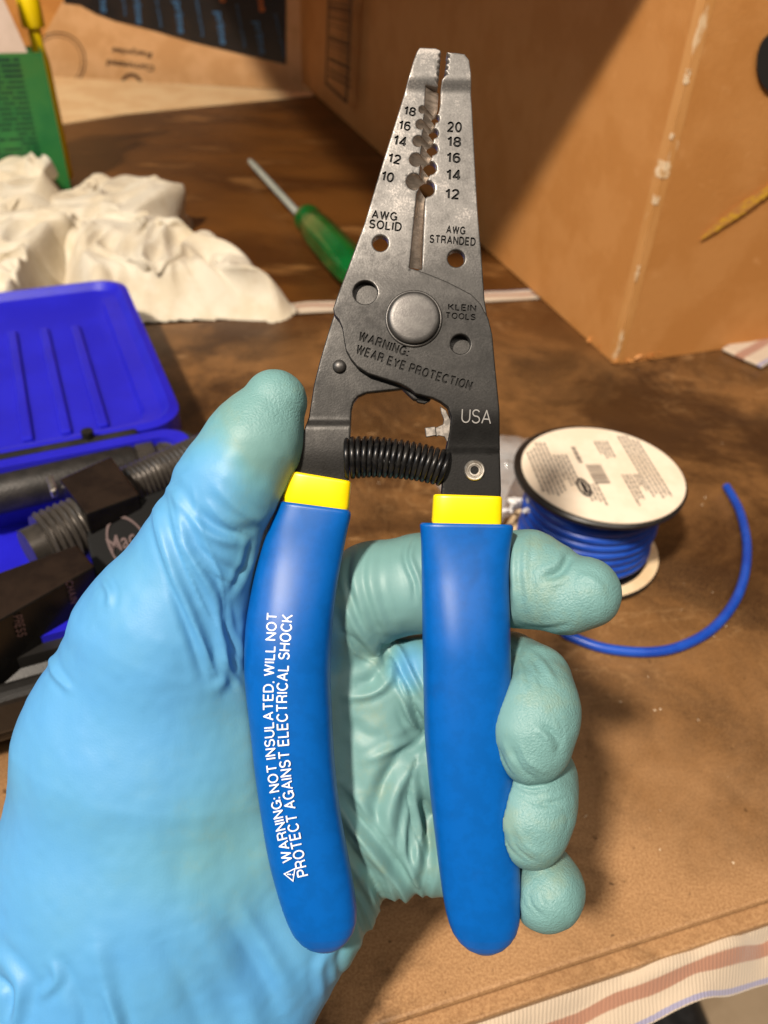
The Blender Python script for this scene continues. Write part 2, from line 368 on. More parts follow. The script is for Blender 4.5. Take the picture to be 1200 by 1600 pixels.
# ------------------------------------------------------------------ wire stripper: stamped plates
ZREF = 1-8/FPX
def plate(name, outline, holes, zt, zb, texts, parent, mats, wear, rr=2.2, grid=5.0, depth=3.2):
    def dens(P, step=3.0):
        out = []
        for i in range(len(P)):
            a, b = np.array(P[i], float), np.array(P[(i+1) % len(P)], float)
            n = max(1, int(np.hypot(*(b-a))/step))
            for j in range(n): out.append(a+(b-a)*j/n)
        return np.array(out)
    loops = [dens(outline)]
    for (cx, cy, r) in holes:
        n = 36; loops.append(np.array([(cx+r*math.cos(2*math.pi*i/n), cy+r*math.sin(2*math.pi*i/n)) for i in range(n)]))
    A = np.concatenate(loops); B = np.concatenate([np.roll(l, -1, 0) for l in loops])
    pts = [tuple(p) for p in A]; edges = []; off = 0
    for l in loops:
        n = len(l); edges += [(off+i, off+(i+1) % n) for i in range(n)]; off += n
    TA, TB = [], []
    for v, f in texts:
        be = boundary(f); used = sorted({i for e in be for i in e}); mp = {}
        for i in used: mp[i] = len(pts); pts.append(tuple(v[i]))
        for a, b in be: edges.append((mp[a], mp[b])); TA.append(v[a]); TB.append(v[b])
    lo, hi = A.min(0), A.max(0)
    g = np.array([(x, y) for x in np.arange(lo[0], hi[0], grid) for y in np.arange(lo[1], hi[1], grid)])
    g += RNG.uniform(-0.6, 0.6, g.shape)
    ins = []
    for l in loops:
        t = np.roll(l, -1, 0)-np.roll(l, 1, 0); t /= np.linalg.norm(t, axis=1)[:, None]+1e-9; nrm = np.stack([-t[:, 1], t[:, 0]], 1)
        for dd in (0.7, 1.6, rr+0.4):
            ins += [l+nrm*dd, l-nrm*dd]
    cand = np.concatenate([g]+ins)
    ok = inside(cand, A, B); cand = cand[ok]; d = segdist(cand, A, B); cand = cand[d > 0.6]
    if TA:
        dt = segdist(cand, np.array(TA), np.array(TB)); cand = cand[dt > 0.5]
    pts += [tuple(p) for p in cand]
    vo, eo, fo, _, _, _ = delaunay_2d_cdt([Vector(p) for p in pts], edges, [], 0, 1e-5, False)
    V = np.array([v[:] for v in vo]); F = np.array([tuple(f) for f in fo])
    C = V[F].mean(1); keep = inside(C, A, B); F = F[keep]; C = C[keep]
    let = inside(C, np.array(TA), np.array(TB)) if TA else np.zeros(len(F), bool)
    # orientation (screen y down -> flip to get +z normals)
    a, b, c = V[F[:, 0]], V[F[:, 1]], V[F[:, 2]]
    cr = (b[:, 0]-a[:, 0])*(c[:, 1]-a[:, 1])-(b[:, 1]-a[:, 1])*(c[:, 0]-a[:, 0])
    F[cr > 0] = F[cr > 0][:, ::-1]
    dist = segdist(V, A, B)
    Z = zt(V[:, 0], V[:, 1]) - np.where(dist < rr, rr-np.sqrt(np.maximum(rr*rr-(rr-np.minimum(dist, rr))**2, 0)), 0)
    ZB = zb(V[:, 0], V[:, 1])
    n = len(V)
    def loc(x, y, z): return np.stack([(x-600)*K*ZREF, (800-y)*K*ZREF, z*K], 1)
    top = loc(V[:, 0], V[:, 1], Z); bot = loc(V[:, 0], V[:, 1], ZB); low = loc(V[:, 0], V[:, 1], Z-depth)
    VV = np.concatenate([top, bot, low]); FF, ID = [], []
    ed = {}
    for i, t in enumerate(F):
        s = 2*n if let[i] else 0
        FF.append(tuple(t+s)); ID.append(1 if let[i] else 0)
        FF.append(tuple((t+n)[::-1])); ID.append(0)
        for j in range(3): ed[(t[j], t[(j+1) % 3])] = i
    for (p, q), i in ed.items():
        j = ed.get((q, p))
        if j is None: FF.append((p, p+n, q+n, q)); ID.append(0)
        elif let[j] and not let[i]: FF.append((p, p+2*n, q+2*n, q)); ID.append(1)
    o = mk(name, VV, FF, mats, parent, True, ID, 42)
    me = o.data; at_ = me.attributes.new('wear', 'FLOAT', 'POINT')
    wv = wear(V[:, 0], V[:, 1], dist); at_.data.foreach_set('value', np.concatenate([wv, wv, wv]).astype(np.float32))
    # drop loose vertices
    bm = bmesh.new(); bm.from_mesh(me); bmesh.ops.delete(bm, geom=[v for v in bm.verts if not v.link_faces], context='VERTS'); bm.to_mesh(me); bm.free()
    return o

tool = empty('wire_stripper', TOOL_LOC, 'wire stripper with worn steel jaws, blue grips and yellow collars, held in the gloved hand', 'wire stripper', rot=RC.to_euler())
tool['_local'] = 1

AN = [(660, 174, 5.5), (657, 197, 7.2), (653.5, 223, 8.4), (650, 252, 10.2), (647, 286, 12.4)]
BN = [(680, 187, 6.0), (677, 210, 7.4), (675, 235, 8.6), (671, 264, 10.2), (666, 296, 12.6)]
def arc_left(cx, cy, r, n=14, a=48):
    return [(cx+r*math.cos(R(t)), cy+r*math.sin(R(t))) for t in np.linspace(-a, -360+a, n)]
Acurve, Bcurve = [], []
def seg(a, b, n): return [(lerp(a[0], b[0], i/n), lerp(a[1], b[1], i/n)) for i in range(n)]
Acurve += seg((665, 138), (664, 166), 4); Bcurve += seg((686, 142), (683.5, 178), 4)
for i in range(5):
    Acurve += arc_left(*AN[i]); Bcurve += arc_left(*BN[i], a=88)
Acurve += seg((651, 305), (640, 420), 8)+[(640, 420)]; Bcurve += seg((663, 311), (658, 419), 8)+[(658, 419)]

def serr(x0, y0, x1, y1, n, amp):
    out = []
    for i in range(n):
        t = i/n; out.append((lerp(x0, x1, t), lerp(y0, y1, t))); t = (i+0.5)/n
        out.append((lerp(x0, x1, t)+amp, lerp(y0, y1, t)))
    return out+[(x1, y1)]
outF = [(655, 82), (651, 88), (645, 104), (632, 148), (600, 250), (570, 350), (541, 428), (526, 470), (521, 485), (523, 495), (530, 503), (535, 515), (538, 535), (541, 550), (548, 563), (558, 575), (575, 586), (600, 594), (625, 602), (640, 610), (648, 617), (664, 621), (676, 624),
        (688, 630), (699, 638), (704, 654), (702, 675), (697, 700), (692, 740), (688, 800), (781, 806), (783, 765), (781, 700), (779, 640), (772, 570), (768, 525), (762, 500), (750, 477), (735, 462), (700, 443), (670, 430), (656, 425), (640, 420)]
outF = outF + Acurve[::-1][1:] + [(683, 141)] + [(p[0], p[1]) for p in serr(688.5, 90, 684, 138, 5, -3)[::-1]] + [(687, 86), (680, 83)]
rin = [(697, 88)]
rin += serr(698, 90, 693, 126, 4, 4.5) + [(690, 130), (688.5, 140), (688, 165), (684.6, 179)]
for (cx, cy, r) in BN:
    rin += [(cx+0.6+r*math.cos(R(t)), cy+r*math.sin(R(t))) for t in np.linspace(-88, 88, 10)]
rin += [(663.7, 312), (658.7, 421)]
outR = rin + [(640, 427), (580, 430), (552, 440), (536, 460), (524, 484), (521, 492), (512, 520), (500, 560), (490, 600), (482, 650), (470, 690), (458, 728), (452, 760), (448, 795), (543, 800), (545, 745), (547, 686), (549, 640), (552, 628), (559, 619), (573, 613), (600, 610), (629, 607), (638, 616), (647, 624), (663, 626), (674, 622), (700, 600), (740, 560), (768, 528), (762, 500), (757, 470),
               (752, 400), (746, 330), (742, 260), (738, 180), (736, 150), (735, 120), (732, 100), (725, 91), (712, 89)]
def ztF(x, y):
    z = 14+8*sstep(150, 124, y) + 5*sstep(415, 470, y)
    z = z - 8*sstep(640, 705, y)*(x > 640)
    return z - 1.5*(y > 705.5)
def zbF(x, y):
    z = np.where(y < 415, -2.5, 4.6)
    return np.where(y > 625, 4.6-14*sstep(625, 660, y), z)
def ztR(x, y):
    jaw = 12+8*sstep(150, 126, y)
    arm = 3.5+7*sstep(654, 668, y)-4*sstep(700, 760, y)
    jawmask = (x > 640+(y-420)*0.8) & (y < 560)
    return np.where(jawmask & (y < 520), np.where(y > 440, 12, jaw), arm)
def ztR(x, y):
    jaw = 12+8*sstep(150, 126, y)
    arm = 3.5+7*sstep(654, 668, y)-4*sstep(700, 760, y)
    # the joint step follows the edge of the front plate, hidden just below it
    edge = np.interp(x, [500, 640, 656, 670, 700, 735, 750, 762, 768], [420, 424, 427, 432, 445, 464, 479, 502, 530])
    return lerp(jaw, arm, sstep(edge+2, edge+9, y))
def zbR(x, y): return np.where(y > 640, -9.0, lerp(-2.5, -12.0, sstep(400, 430, y)))
tF = [fit_text('18', 640.5, 177, 19, 14.5, 9), fit_text('16', 632.5, 199.5, 19, 15, 9), fit_text('14', 625, 222.5, 20, 15, 11), fit_text('12', 616.5, 251, 20, 15.5, 11), fit_text('10', 606, 279, 20, 16, 11),
      fit_text('AWG', 601, 339, 40, 14, 6), fit_text('SOLID', 602.5, 354.5, 51, 14.5, 6),
      fit_text('WARNING:', 600, 540, 82, 15.5, 19, bold=0.05), fit_text('WEAR EYE PROTECTION', 646, 578.5, 188, 15.5, 18, bold=0.05, arc=-3),
      fit_text('KLEIN', 721, 483.5, 44, 10.5, 3, bold=0.03), fit_text('TOOLS', 719, 497, 46, 10, 4, bold=0.03)]
tR = [fit_text('20', 710, 200.5, 23, 17, 2), fit_text('18', 709.5, 223.5, 22, 16.5, 2), fit_text('16', 708.5, 248.5, 22, 16.5, 2), fit_text('14', 708, 274.5, 22, 16, 2), fit_text('12', 706.5, 305, 22, 16.5, 2),
      fit_text('AWG', 712, 361, 30, 13, 4), fit_text('STRANDED', 707, 377, 72, 13.5, 4)]
def wearF(x, y, d):
    w_ = 0.52 - 0.24*sstep(330, 470, y) - 0.15*sstep(430, 520, y) - 0.21*sstep(595, 665, y-0.25*(x-700))
    return w_ + 0.14*np.exp(-d/1.5) + 0.06*sstep(110, 80, y)
def wear_highlightR(x, y, d):
    w_ = 0.50 - 0.24*sstep(330, 460, y) - 0.14*sstep(500, 640, y) + 0.10*sstep(655, 668, y)*sstep(700, 672, y)-0.12*sstep(690, 730, y)  # steel wear, plus the highlight band at the bend painted lighter
    w_ = w_ - 0.12*np.exp(-((x-500)/22)**2-((y-590)/45)**2)
    return w_ + 0.14*np.exp(-d/1.5)
plate('front_blade', outF, [(594.5, 382, 12.3), (571, 459.5, 18.5), (718.5, 540, 15)], ztF, zbF, tF, tool, [M['steel'], M['letter']], wearF)
plate('rear_blade', outR, [(712.5, 405, 13.3)], ztR, zbR, tR, tool, [M['steel'], M['letter']], wear_highlightR)
# ground bevel with the wire channels
V, F = [], []; nA = len(Acurve)
rows = 8
GRV = [0.0]*nA
for i_ in range(5):
    for j_ in range(15): GRV[4+i_*15+j_] = AN[i_][2]*0.95*math.sin(math.pi*(j_+0.5)/15)
for j in range(rows+1):
    t = j/rows
    for a, b in zip(Acurve, Bcurve):
        V.append(((lerp(a[0], b[0], t)-600)*K*ZREF, (800-lerp(a[1], b[1], t))*K*ZREF, (lerp(13.2, 0.0, t)-0.45*GRV[len(V) % nA]*math.sin(math.pi*t**0.7))*K))
for a, b in zip(Acurve, Bcurve): V.append(((b[0]-600)*K*ZREF, (800-b[1])*K*ZREF, -2.5*K))
for j in range(rows+1):
    for i in range(nA-1): F.append((j*nA+i, (j+1)*nA+i, (j+1)*nA+i+1, j*nA+i+1))
mk('cutting_edge', V, F, M['bevel'], tool, True, None, 50)
# pivot rivet, pin, screw
def disc(cx, cy, prof, n=48, sx=1.0):
    """lathe: prof list of (r, z) in px units"""
    V, F = [], []
    for r, z in prof:
        for i in range(n):
            a = 2*math.pi*i/n; V.append(((cx-600)*K*ZREF+r*K*math.cos(a), (800-cy)*K*ZREF+r*K*math.sin(a), z*K))
    for j in range(len(prof)-1):
        for i in range(n): k = (i+1) % n; F.append((j*n+i, j*n+k, (j+1)*n+k, (j+1)*n+i))
    F.append(tuple((len(prof)-1)*n+i for i in range(n)))
    return V, F
mk('pivot_rivet', *disc(646, 501, [(44, 18), (44, 20.5), (42.5, 22), (41, 22), (40, 21), (40, 25), (39, 28), (36, 29.6), (31, 30.2), (15, 30.6), (4, 30.7)]), M['rivet'], tool, True, None, 60)
mk('pin_head', *disc(530, 572, [(10.5, 2), (10.5, 6), (9, 9.5), (6, 11.7), (2, 12.6)]), M['rivet'], tool, True, None, 80)
mk('screw', *disc(741, 735, [(16, 8), (16, 12), (14.5, 13.4), (12.5, 13.2), (11.5, 11), (9.5, 11), (8.5, 12.4), (6.5, 12.2), (5.5, 9), (1, 8)]), M['bright'], tool, True, None, 40)
# lettering USA, stamped shallow and bare
def flat_text(body, cx, cy, wd, ht, rot, z, bold, m, name, parent):
    v, f = fit_text(body, cx, cy, wd, ht, rot, bold)
    V = [((x-600)*K*ZREF, (800-y)*K*ZREF, z*K) for x, y in v]
    return mk(name, V, f, m, parent, False)
flat_text('USA', 743, 652, 46, 22, 3, 19.0, -0.012, M['letter_light'], 'stamped_lettering', tool)
# lock latch
lp = [(688, 634), (697, 640), (704, 655), (706, 690), (699, 690), (695, 682), (686, 680), (681, 682), (679, 668), (687, 665), (693, 662), (694, 655), (690, 645)]
def prism2(P, z0, z1):
    n = len(P); V = [((x-600)*K*ZREF, (800-y)*K*ZREF, z*K) for z in (z0, z1) for x, y in P]
    s = sum(P[i][0]*P[(i+1) % n][1]-P[(i+1) % n][0]*P[i][1] for i in range(n))
    idx = list(range(n)) if s < 0 else list(range(n))[::-1]
    F = [tuple(i+n for i in idx), tuple(idx[::-1])]
    for a in range(n):
        p, q = idx[a], idx[(a+1) % n]; F.append((p, q, q+n, p+n))
    return V, F
M['dull'] = mat('dull_plated_steel', (0.30, 0.27, 0.24), (0.16, 0.145, 0.13), rough=0.4, metal=0.8, scale=900)
lt = bevel(mk('lock_latch', *prism2(lp, -2, 3), M['dull'], tool, False), 0.8*K, 1)
bevel(mk('latch_tab', *prism2([(664, 668), (680, 666), (682, 680), (666, 683)], -3, 7), M['dull'], lt, False), 1*K, 1)
bevel(mk('lug', *prism2([(640, 600), (646, 618), (653, 628), (664, 630), (673, 625), (676, 610)], -8, 2), M['steel'], tool, False), 1*K, 1)
# coil spring
cp = catmull([(540, 716, -2), (570, 714, -2), (600, 715, -2), (650, 721, -2), (700, 733, -2)], 60)
cp = np.array(cp); s_ = np.concatenate([[0], np.cumsum(np.linalg.norm(np.diff(cp, axis=0), axis=1))]); u_ = np.linspace(0, s_[-1], 240); cp = np.stack([np.interp(u_, s_, cp[:, i]) for i in range(3)], 1); n = len(cp); turns = 18
P = []
tot = 18*24
for i in range(tot+1):
    t = i/tot*(n-1); a = min(int(t), n-2); c = lerp(cp[a], cp[a+1], t-a); r = lerp(30, 25, i/tot)
    ph = 2*math.pi*turns*i/tot; T = cp[min(a+1, n-1)]-cp[a]; T = T/np.linalg.norm(T); Nn = np.array([-T[1], T[0], 0])
    q = c + Nn*r*math.cos(ph) + np.array([0, 0, 1.0])*r*math.sin(ph)
    P.append(((q[0]-600)*K, (800-q[1])*K, q[2]*K))
mk('spring', *tube(P, 4.1*K, 10), M['spring'], tool, True, None, 80)

# grips
def section(cx, cy, a, b, slope, n=48, e=2.5, zc=0.0):
    V = []
    for i in range(n):
        t = 2*math.pi*i/n; c, s = math.cos(t), math.sin(t)
        x = a*math.copysign(abs(c)**(2/e), c); z = b*math.copysign(abs(s)**(2/e), s)
        V.append(((cx+x-600)*K, (800-(cy+slope*x))*K, (z+zc)*K))
    return V
def loft(secs, n=48, cap0=True, cap1=True):
    V = [p for s in secs for p in s]; F = []
    for j in range(len(secs)-1):
        for i in range(n): k = (i+1) % n; F.append((j*n+i, (j+1)*n+i, (j+1)*n+k, j*n+k))
    if cap0: F.append(tuple(range(n)))
    if cap1: F.append(tuple((len(secs)-1)*n+i for i in range(n))[::-1])
    return V, [f[::-1] for f in F]
GL = [(790, 438, 547, .13), (796, 436.5, 548.5, .13), (805, 433, 547, .13), (825, 424, 542, .12), (850, 413, 537.5, .10), (880, 404, 532, .07), (910, 396, 527, .04), (940, 390, 523.5, .0), (970, 385, 520, 0), (1000, 383, 518, 0), (1040, 382, 516.5, 0), (1075, 384, 516.5, 0), (1110, 388, 518.5, 0),
      (1150, 393, 520, 0), (1190, 397, 522.5, 0), (1230, 402, 526.5, 0), (1270, 408, 531.5, 0), (1310, 414, 539, 0), (1350, 422, 546.5, 0), (1390, 432.5, 554, 0), (1420, 442, 557.5, 0), (1440, 450, 557, -.02), (1455, 458, 553, -.04), (1467, 468, 546, -.05), (1476, 479, 537, -.05), (1482, 492, 527, -.05), (1485, 503, 518, 0)]
GR = [(818, 657, 800, .02), (822, 656, 801, .02), (832, 657, 800, .02), (850, 658, 797, .01), (880, 658.5, 795, 0), (920, 659, 795, 0), (960, 659.5, 796, 0), (1000, 660, 797, 0), (1050, 661, 798, 0), (1100, 662, 799, 0), (1150, 663.5, 800, 0), (1200, 668, 802, 0), (1250, 673, 804, 0), (1300, 679, 808, 0),
      (1350, 685, 811.5, 0), (1390, 690.5, 813, 0), (1420, 695.5, 813, 0), (1440, 701, 811, 0), (1455, 707, 807, 0), (1468, 716, 799, 0), (1478, 727, 789, 0), (1486, 742, 775, 0), (1489, 752, 765, 0)]
def bprof(y): return 0.66+0.46*sstep(835, 1030, y)-0.24*sstep(1080, 1480, y)
def grip(G, name):
    secs = []
    ys = [g[0] for g in G]
    yy = np.concatenate([np.array([G[0][0]]), np.arange(G[0][0]+3, G[0][0]+18, 3), np.arange(G[0][0]+22, ys[-6], 8), np.arange(ys[-6], ys[-1]+.1, 2)])
    Lx = np.interp(yy, ys, [g[1] for g in G]); Rx = np.interp(yy, ys, [g[2] for g in G]); sl = np.interp(yy, ys, [g[3] for g in G])
    kern = np.array([1, 2, 1])/4
    m = (yy > G[0][0]+20) & (yy < ys[-7])
    for _ in range(4):
        for arr in (Lx, Rx, sl):
            s = np.convolve(arr, kern, 'same'); arr[m] = s[m]
    a0 = (G[8][2]-G[8][1])/2
    # inner wall at the mouth so the sleeve has a real lip
    for y, ins in ((yy[0]+14, 14), (yy[0]+1.5, 12), ):
        a = (Rx[0]-Lx[0])/2-ins; secs.append(section((Lx[0]+Rx[0])/2, y, a, 26-ins+6, sl[0]))
    for y, l, r_, s in zip(yy, Lx, Rx, sl):
        a = (r_-l)/2; b = 46*min(1, (a/a0))**0.8
        bb = b*float(bprof(y))
        if y == yy[0]: a -= 2; bb -= 2
        secs.append(section((l+r_)/2, y, a, bb, s, e=lerp(3.4, 2.35, float(sstep(yy[0], yy[0]+90, y)))))
    return mk(name, *loft(secs), M['grip'], tool, True, None, 60)
grip(GL, 'grip'); g2 = grip(GR, 'grip')
def collar(x0, x1, y0, y1, slope, x2, x3):
    secs = []
    for t, ins in ((0, 3.0), (0.02, 1.2), (0.06, 0.2), (0.12, 0), (0.9, 0), (1.08, 3)):
        l = lerp(x0, x2, t); r_ = lerp(x1, x3, t)
        secs.append(section((l+r_)/2, lerp(y0, y1, t), (r_-l)/2-ins, 20-ins, slope, e=3.6))
    return mk('collar', *loft(secs), M['collar'], tool, True, None, 60)
collar(452, 549, 744, 789, .17, 442, 545)
collar(677, 784, 774, 820, .035, 674, 783)
# white warning print on the left grip, laid on the curved surface
def grip_b(y): return bprof(y)*46
def grip_z(x, y):
    ys = [g[0] for g in GL]; l = np.interp(y, ys, [g[1] for g in GL]); r_ = np.interp(y, ys, [g[2] for g in GL])
    a = (r_-l)/2; u = np.clip(np.abs(x-(l+r_)/2)/a, 0, 0.995); e = 2.35
    return grip_b(np.asarray(y, float))*(1-u**e)**(1/e)
def grip_text(body, path, ht, name):
    """letters follow path (list of (x,y) baseline-centre points from text start to end)"""
    P = np.array(catmull(path, 12)); s = np.concatenate([[0], np.cumsum(np.hypot(*np.diff(P, axis=0).T))])
    v, f = text_mesh(body, 1.0, 0.028); lo, hi = v.min(0), v.max(0)
    # subdivide faces to follow the curve
    bm = bmesh.new(); bv = [bm.verts.new((a, b, 0)) for a, b in v]
    for t in f:
        try: bm.faces.new([bv[i] for i in t])
        except ValueError: pass
    bmesh.ops.subdivide_edges(bm, edges=[e for e in bm.edges if e.calc_length() > 0.35], cuts=2)
    bm.verts.index_update()
    v = np.array([q.co[:2] for q in bm.verts]); f = [tuple(q.index for q in t.verts) for t in bm.faces]; bm.free()
    t = (v[:, 0]-lo[0])/(hi[0]-lo[0])*s[-1]; h = ((v[:, 1]-lo[1])/(hi[1]-lo[1])-0.5)*ht
    X = np.interp(t, s, P[:, 0]); Y = np.interp(t, s, P[:, 1]); T = np.stack([np.interp(t+2, s, P[:, 0])-np.interp(t-2, s, P[:, 0]), np.interp(t+2, s, P[:, 1])-np.interp(t-2, s, P[:, 1])], 1)
    T /= np.linalg.norm(T, axis=1)[:, None]; Nn = np.stack([T[:, 1], -T[:, 0]], 1)   # left of travel on screen when going up
    X = X + Nn[:, 0]*h; Y = Y + Nn[:, 1]*h
    Z = grip_z(X, Y)+0.7
    # apparent position on the tool's front: bring towards the axis for depth
    X = 600+(X-600)*(1-Z/FPX); Y = 800+(Y-800)*(1-Z/FPX)
    Z = grip_z(X, Y)+0.6
    return mk(name, np.stack([(X-600)*K, (800-Y)*K, Z*K], 1), f, M['print'], tool, False)
grip_text('WARNING: NOT INSULATED, WILL NOT', [(450, 1346), (434, 1262), (424, 1180), (420, 1100), (422, 1030), (426, 958)], 17.5, 'warning_print')
grip_text('PROTECT AGAINST ELECTRICAL SHOCK', [(474, 1369), (458, 1290), (446, 1200), (441, 1120), (442, 1050), (449, 960)], 18, 'warning_print')
# warning triangle
def tri_sym():
    c = np.array([452.5, 1364.5]); ang = R(-81)
    ax = np.array([math.cos(ang), math.sin(ang)]); ay = np.array([-ax[1], ax[0]])   # ax: along text (right of symbol), ay: screen-down of text
    def q(u, v): p = c+ax*u+ay*v; z = grip_z(p[0], p[1])+0.6; p = np.array([600, 800])+(p-np.array([600, 800]))*(1-z/FPX); z = grip_z(p[0], p[1])+0.7; return ((p[0]-600)*K, (800-p[1])*K, z*K)
    O = [(0, -9.5), (11, 8), (-11, 8)]; I = [(0, -6.2), (8.0, 6.3), (-8.0, 6.3)]
    V, F = [], []
    for i in range(3):
        for s in range(6):
            t0, t1 = s/6, (s+1)/6; j = (i+1) % 3; b0 = len(V)
            for A_, t in ((O, t0), (O, t1), (I, t1), (I, t0)):
                V.append(q(lerp(A_[i][0], A_[j][0], t), lerp(A_[i][1], A_[j][1], t)))
            F.append((b0, b0+3, b0+2, b0+1))
    for (u0_, u1_, v0_, v1_) in ((-1, 1, -3.5, 2.5), (-1, 1, 4, 6)):
        b0 = len(V); V += [q(u0_, v0_), q(u1_, v0_), q(u1_, v1_), q(u0_, v1_)]; F.append((b0, b0+3, b0+2, b0+1))
    return V, F
mk('warning_symbol', *tri_sym(), M['print'], tool, False)

# ------------------------------------------------------------------ gloved hand (one continuous surface from a distance field)
def S(px, py, z):
    s = 1-z/FPX; return np.array([600+(px-600)*s, 800+(py-800)*s, z])
GS = 3.7
X0, X1, Y0, Y1, Z0, Z1 = -190, 1010, 545, 1790, -300, 120
gx = np.arange(X0, X1, GS, dtype=np.float32); gy = np.arange(Y0, Y1, GS, dtype=np.float32); gz = np.arange(Z0, Z1, GS, dtype=np.float32)
def newgrid(): return np.full((len(gx), len(gy), len(gz)), 300.0, np.float32)
def smin(a, b, k):
    if k <= 0: return np.minimum(a, b)
    h = np.maximum(k-np.abs(a-b), 0)/k; return np.minimum(a, b)-h*h*k*0.25
def cone(G, a, b, ra, rb, k, kz=1.0, M_=70):
    """a, b: photo px + depth; radii in photo px"""
    A, B = S(*a).astype(np.float32), S(*b).astype(np.float32); ra *= 1-a[2]/FPX; rb *= 1-b[2]/FPX
    rm = max(ra, rb)+M_
    lo = np.minimum(A, B)-rm; hi = np.maximum(A, B)+rm
    sl = []
    for g, l, h in zip((gx, gy, gz), lo, hi): sl.append(slice(int(np.searchsorted(g, l)), int(np.searchsorted(g, h))))
    x = gx[sl[0]][:, None, None]; y = gy[sl[1]][None, :, None]; z = gz[sl[2]][None, None, :]
    ab = (B-A)*np.array([1, 1, kz], np.float32); L = float(ab@ab)+1e-6
    px, py, pz = x-A[0], y-A[1], (z-A[2])*kz
    t = np.clip((px*ab[0]+py*ab[1]+pz*ab[2])/L, 0, 1)
    d = np.sqrt((px-t*ab[0])**2+(py-t*ab[1])**2+(pz-t*ab[2])**2)-(ra+t*(rb-ra))
    s = tuple(sl); G[s] = smin(G[s], d.astype(np.float32), k)
def chain(pts, k=14, kz=1.0):
    G = newgrid()
    for p, q in zip(pts[:-1], pts[1:]): cone(G, p[:3], q[:3], p[3], q[3], k, kz)
    return G
palm = newgrid()
for a, b, ra, rb, kz in [
    ((300, 900, -30), (255, 1010, -40), 92, 130, 1.25),
    ((255, 1010, -45), (225, 1180, -70), 140, 190, 1.55),
    ((225, 1180, -75), (215, 1400, -95), 190, 215, 1.7),
    ((215, 1400, -95), (120, 1800, -110), 225, 230, 1.6),
    ((500, 1000, -150), (480, 1200, -152), 78, 88, 1.1),
    ((480, 1200, -152), (470, 1370, -150), 88, 100, 1.1),
    ((560, 1330, -145), (430, 1440, -135), 78, 118, 1.2),
    ((430, 1440, -135), (300, 1600, -120), 118, 190, 1.4),
    ((590, 1080, -155), (600, 1280, -150), 72, 78, 1.0),
    ((380, 1010, -130), (400, 1300, -130), 80, 100, 1.0)]:
    cone(palm, a, b, ra, rb, 60, kz)
thumb = chain([(270, 960, -35, 104), (318, 850, -15, 86), (362, 755, 0, 80), (398, 690, 5, 72), (430, 628, 8, 50)], 22)
hand = smin(palm, thumb, 40); del palm, thumb
index = chain([(490, 985, -150, 84), (585, 925, -125, 78), (660, 910, -122, 76), (740, 905, -115, 74), (822, 905, -58, 76), (856, 918, -34, 68), (884, 934, -18, 56), (912, 926, -6, 57)], 9)
hand = smin(hand, index, 16); del index
mid = chain([(560, 1075, -165, 76), (720, 1060, -150, 72), (796, 1052, -112, 58), (836, 1064, -56, 50), (836, 1104, -4, 62), (829, 1142, 14, 61), (830, 1170, 18, 52)], 30)
ring = chain([(560, 1200, -165, 74), (720, 1190, -150, 70), (800, 1190, -115, 60), (838, 1215, -58, 56), (834, 1248, -14, 59), (829, 1281, 2, 57), (829, 1304, 6, 50)], 30)
pink = chain([(560, 1320, -150, 76), (720, 1330, -145, 64), (790, 1340, -115, 55), (846, 1370, -60, 50), (858, 1388, -28, 50), (855, 1398, -10, 49), (848, 1404, -6, 46)], 18)
hand = smin(hand, mid, 5); hand = smin(hand, ring, 5); hand = smin(hand, pink, 5); del mid, ring, pink
# carve the room the two grips take
def gripfield(G):
    D = newgrid()
    for i in range(2, len(G)-5, 2):
        a, b = G[i], G[min(i+2, len(G)-4)]
        ra, rb = (a[2]-a[1])/2, (b[2]-b[1])/2
        cone(D, ((a[1]+a[2])/2, a[0], 0), ((b[1]+b[2])/2, b[0], 0), ra, rb, 0, ra/47.0, 40)
    return D
for G in (GL, GR):
    hand = -smin(-hand, gripfield(G)-1.0, 6)
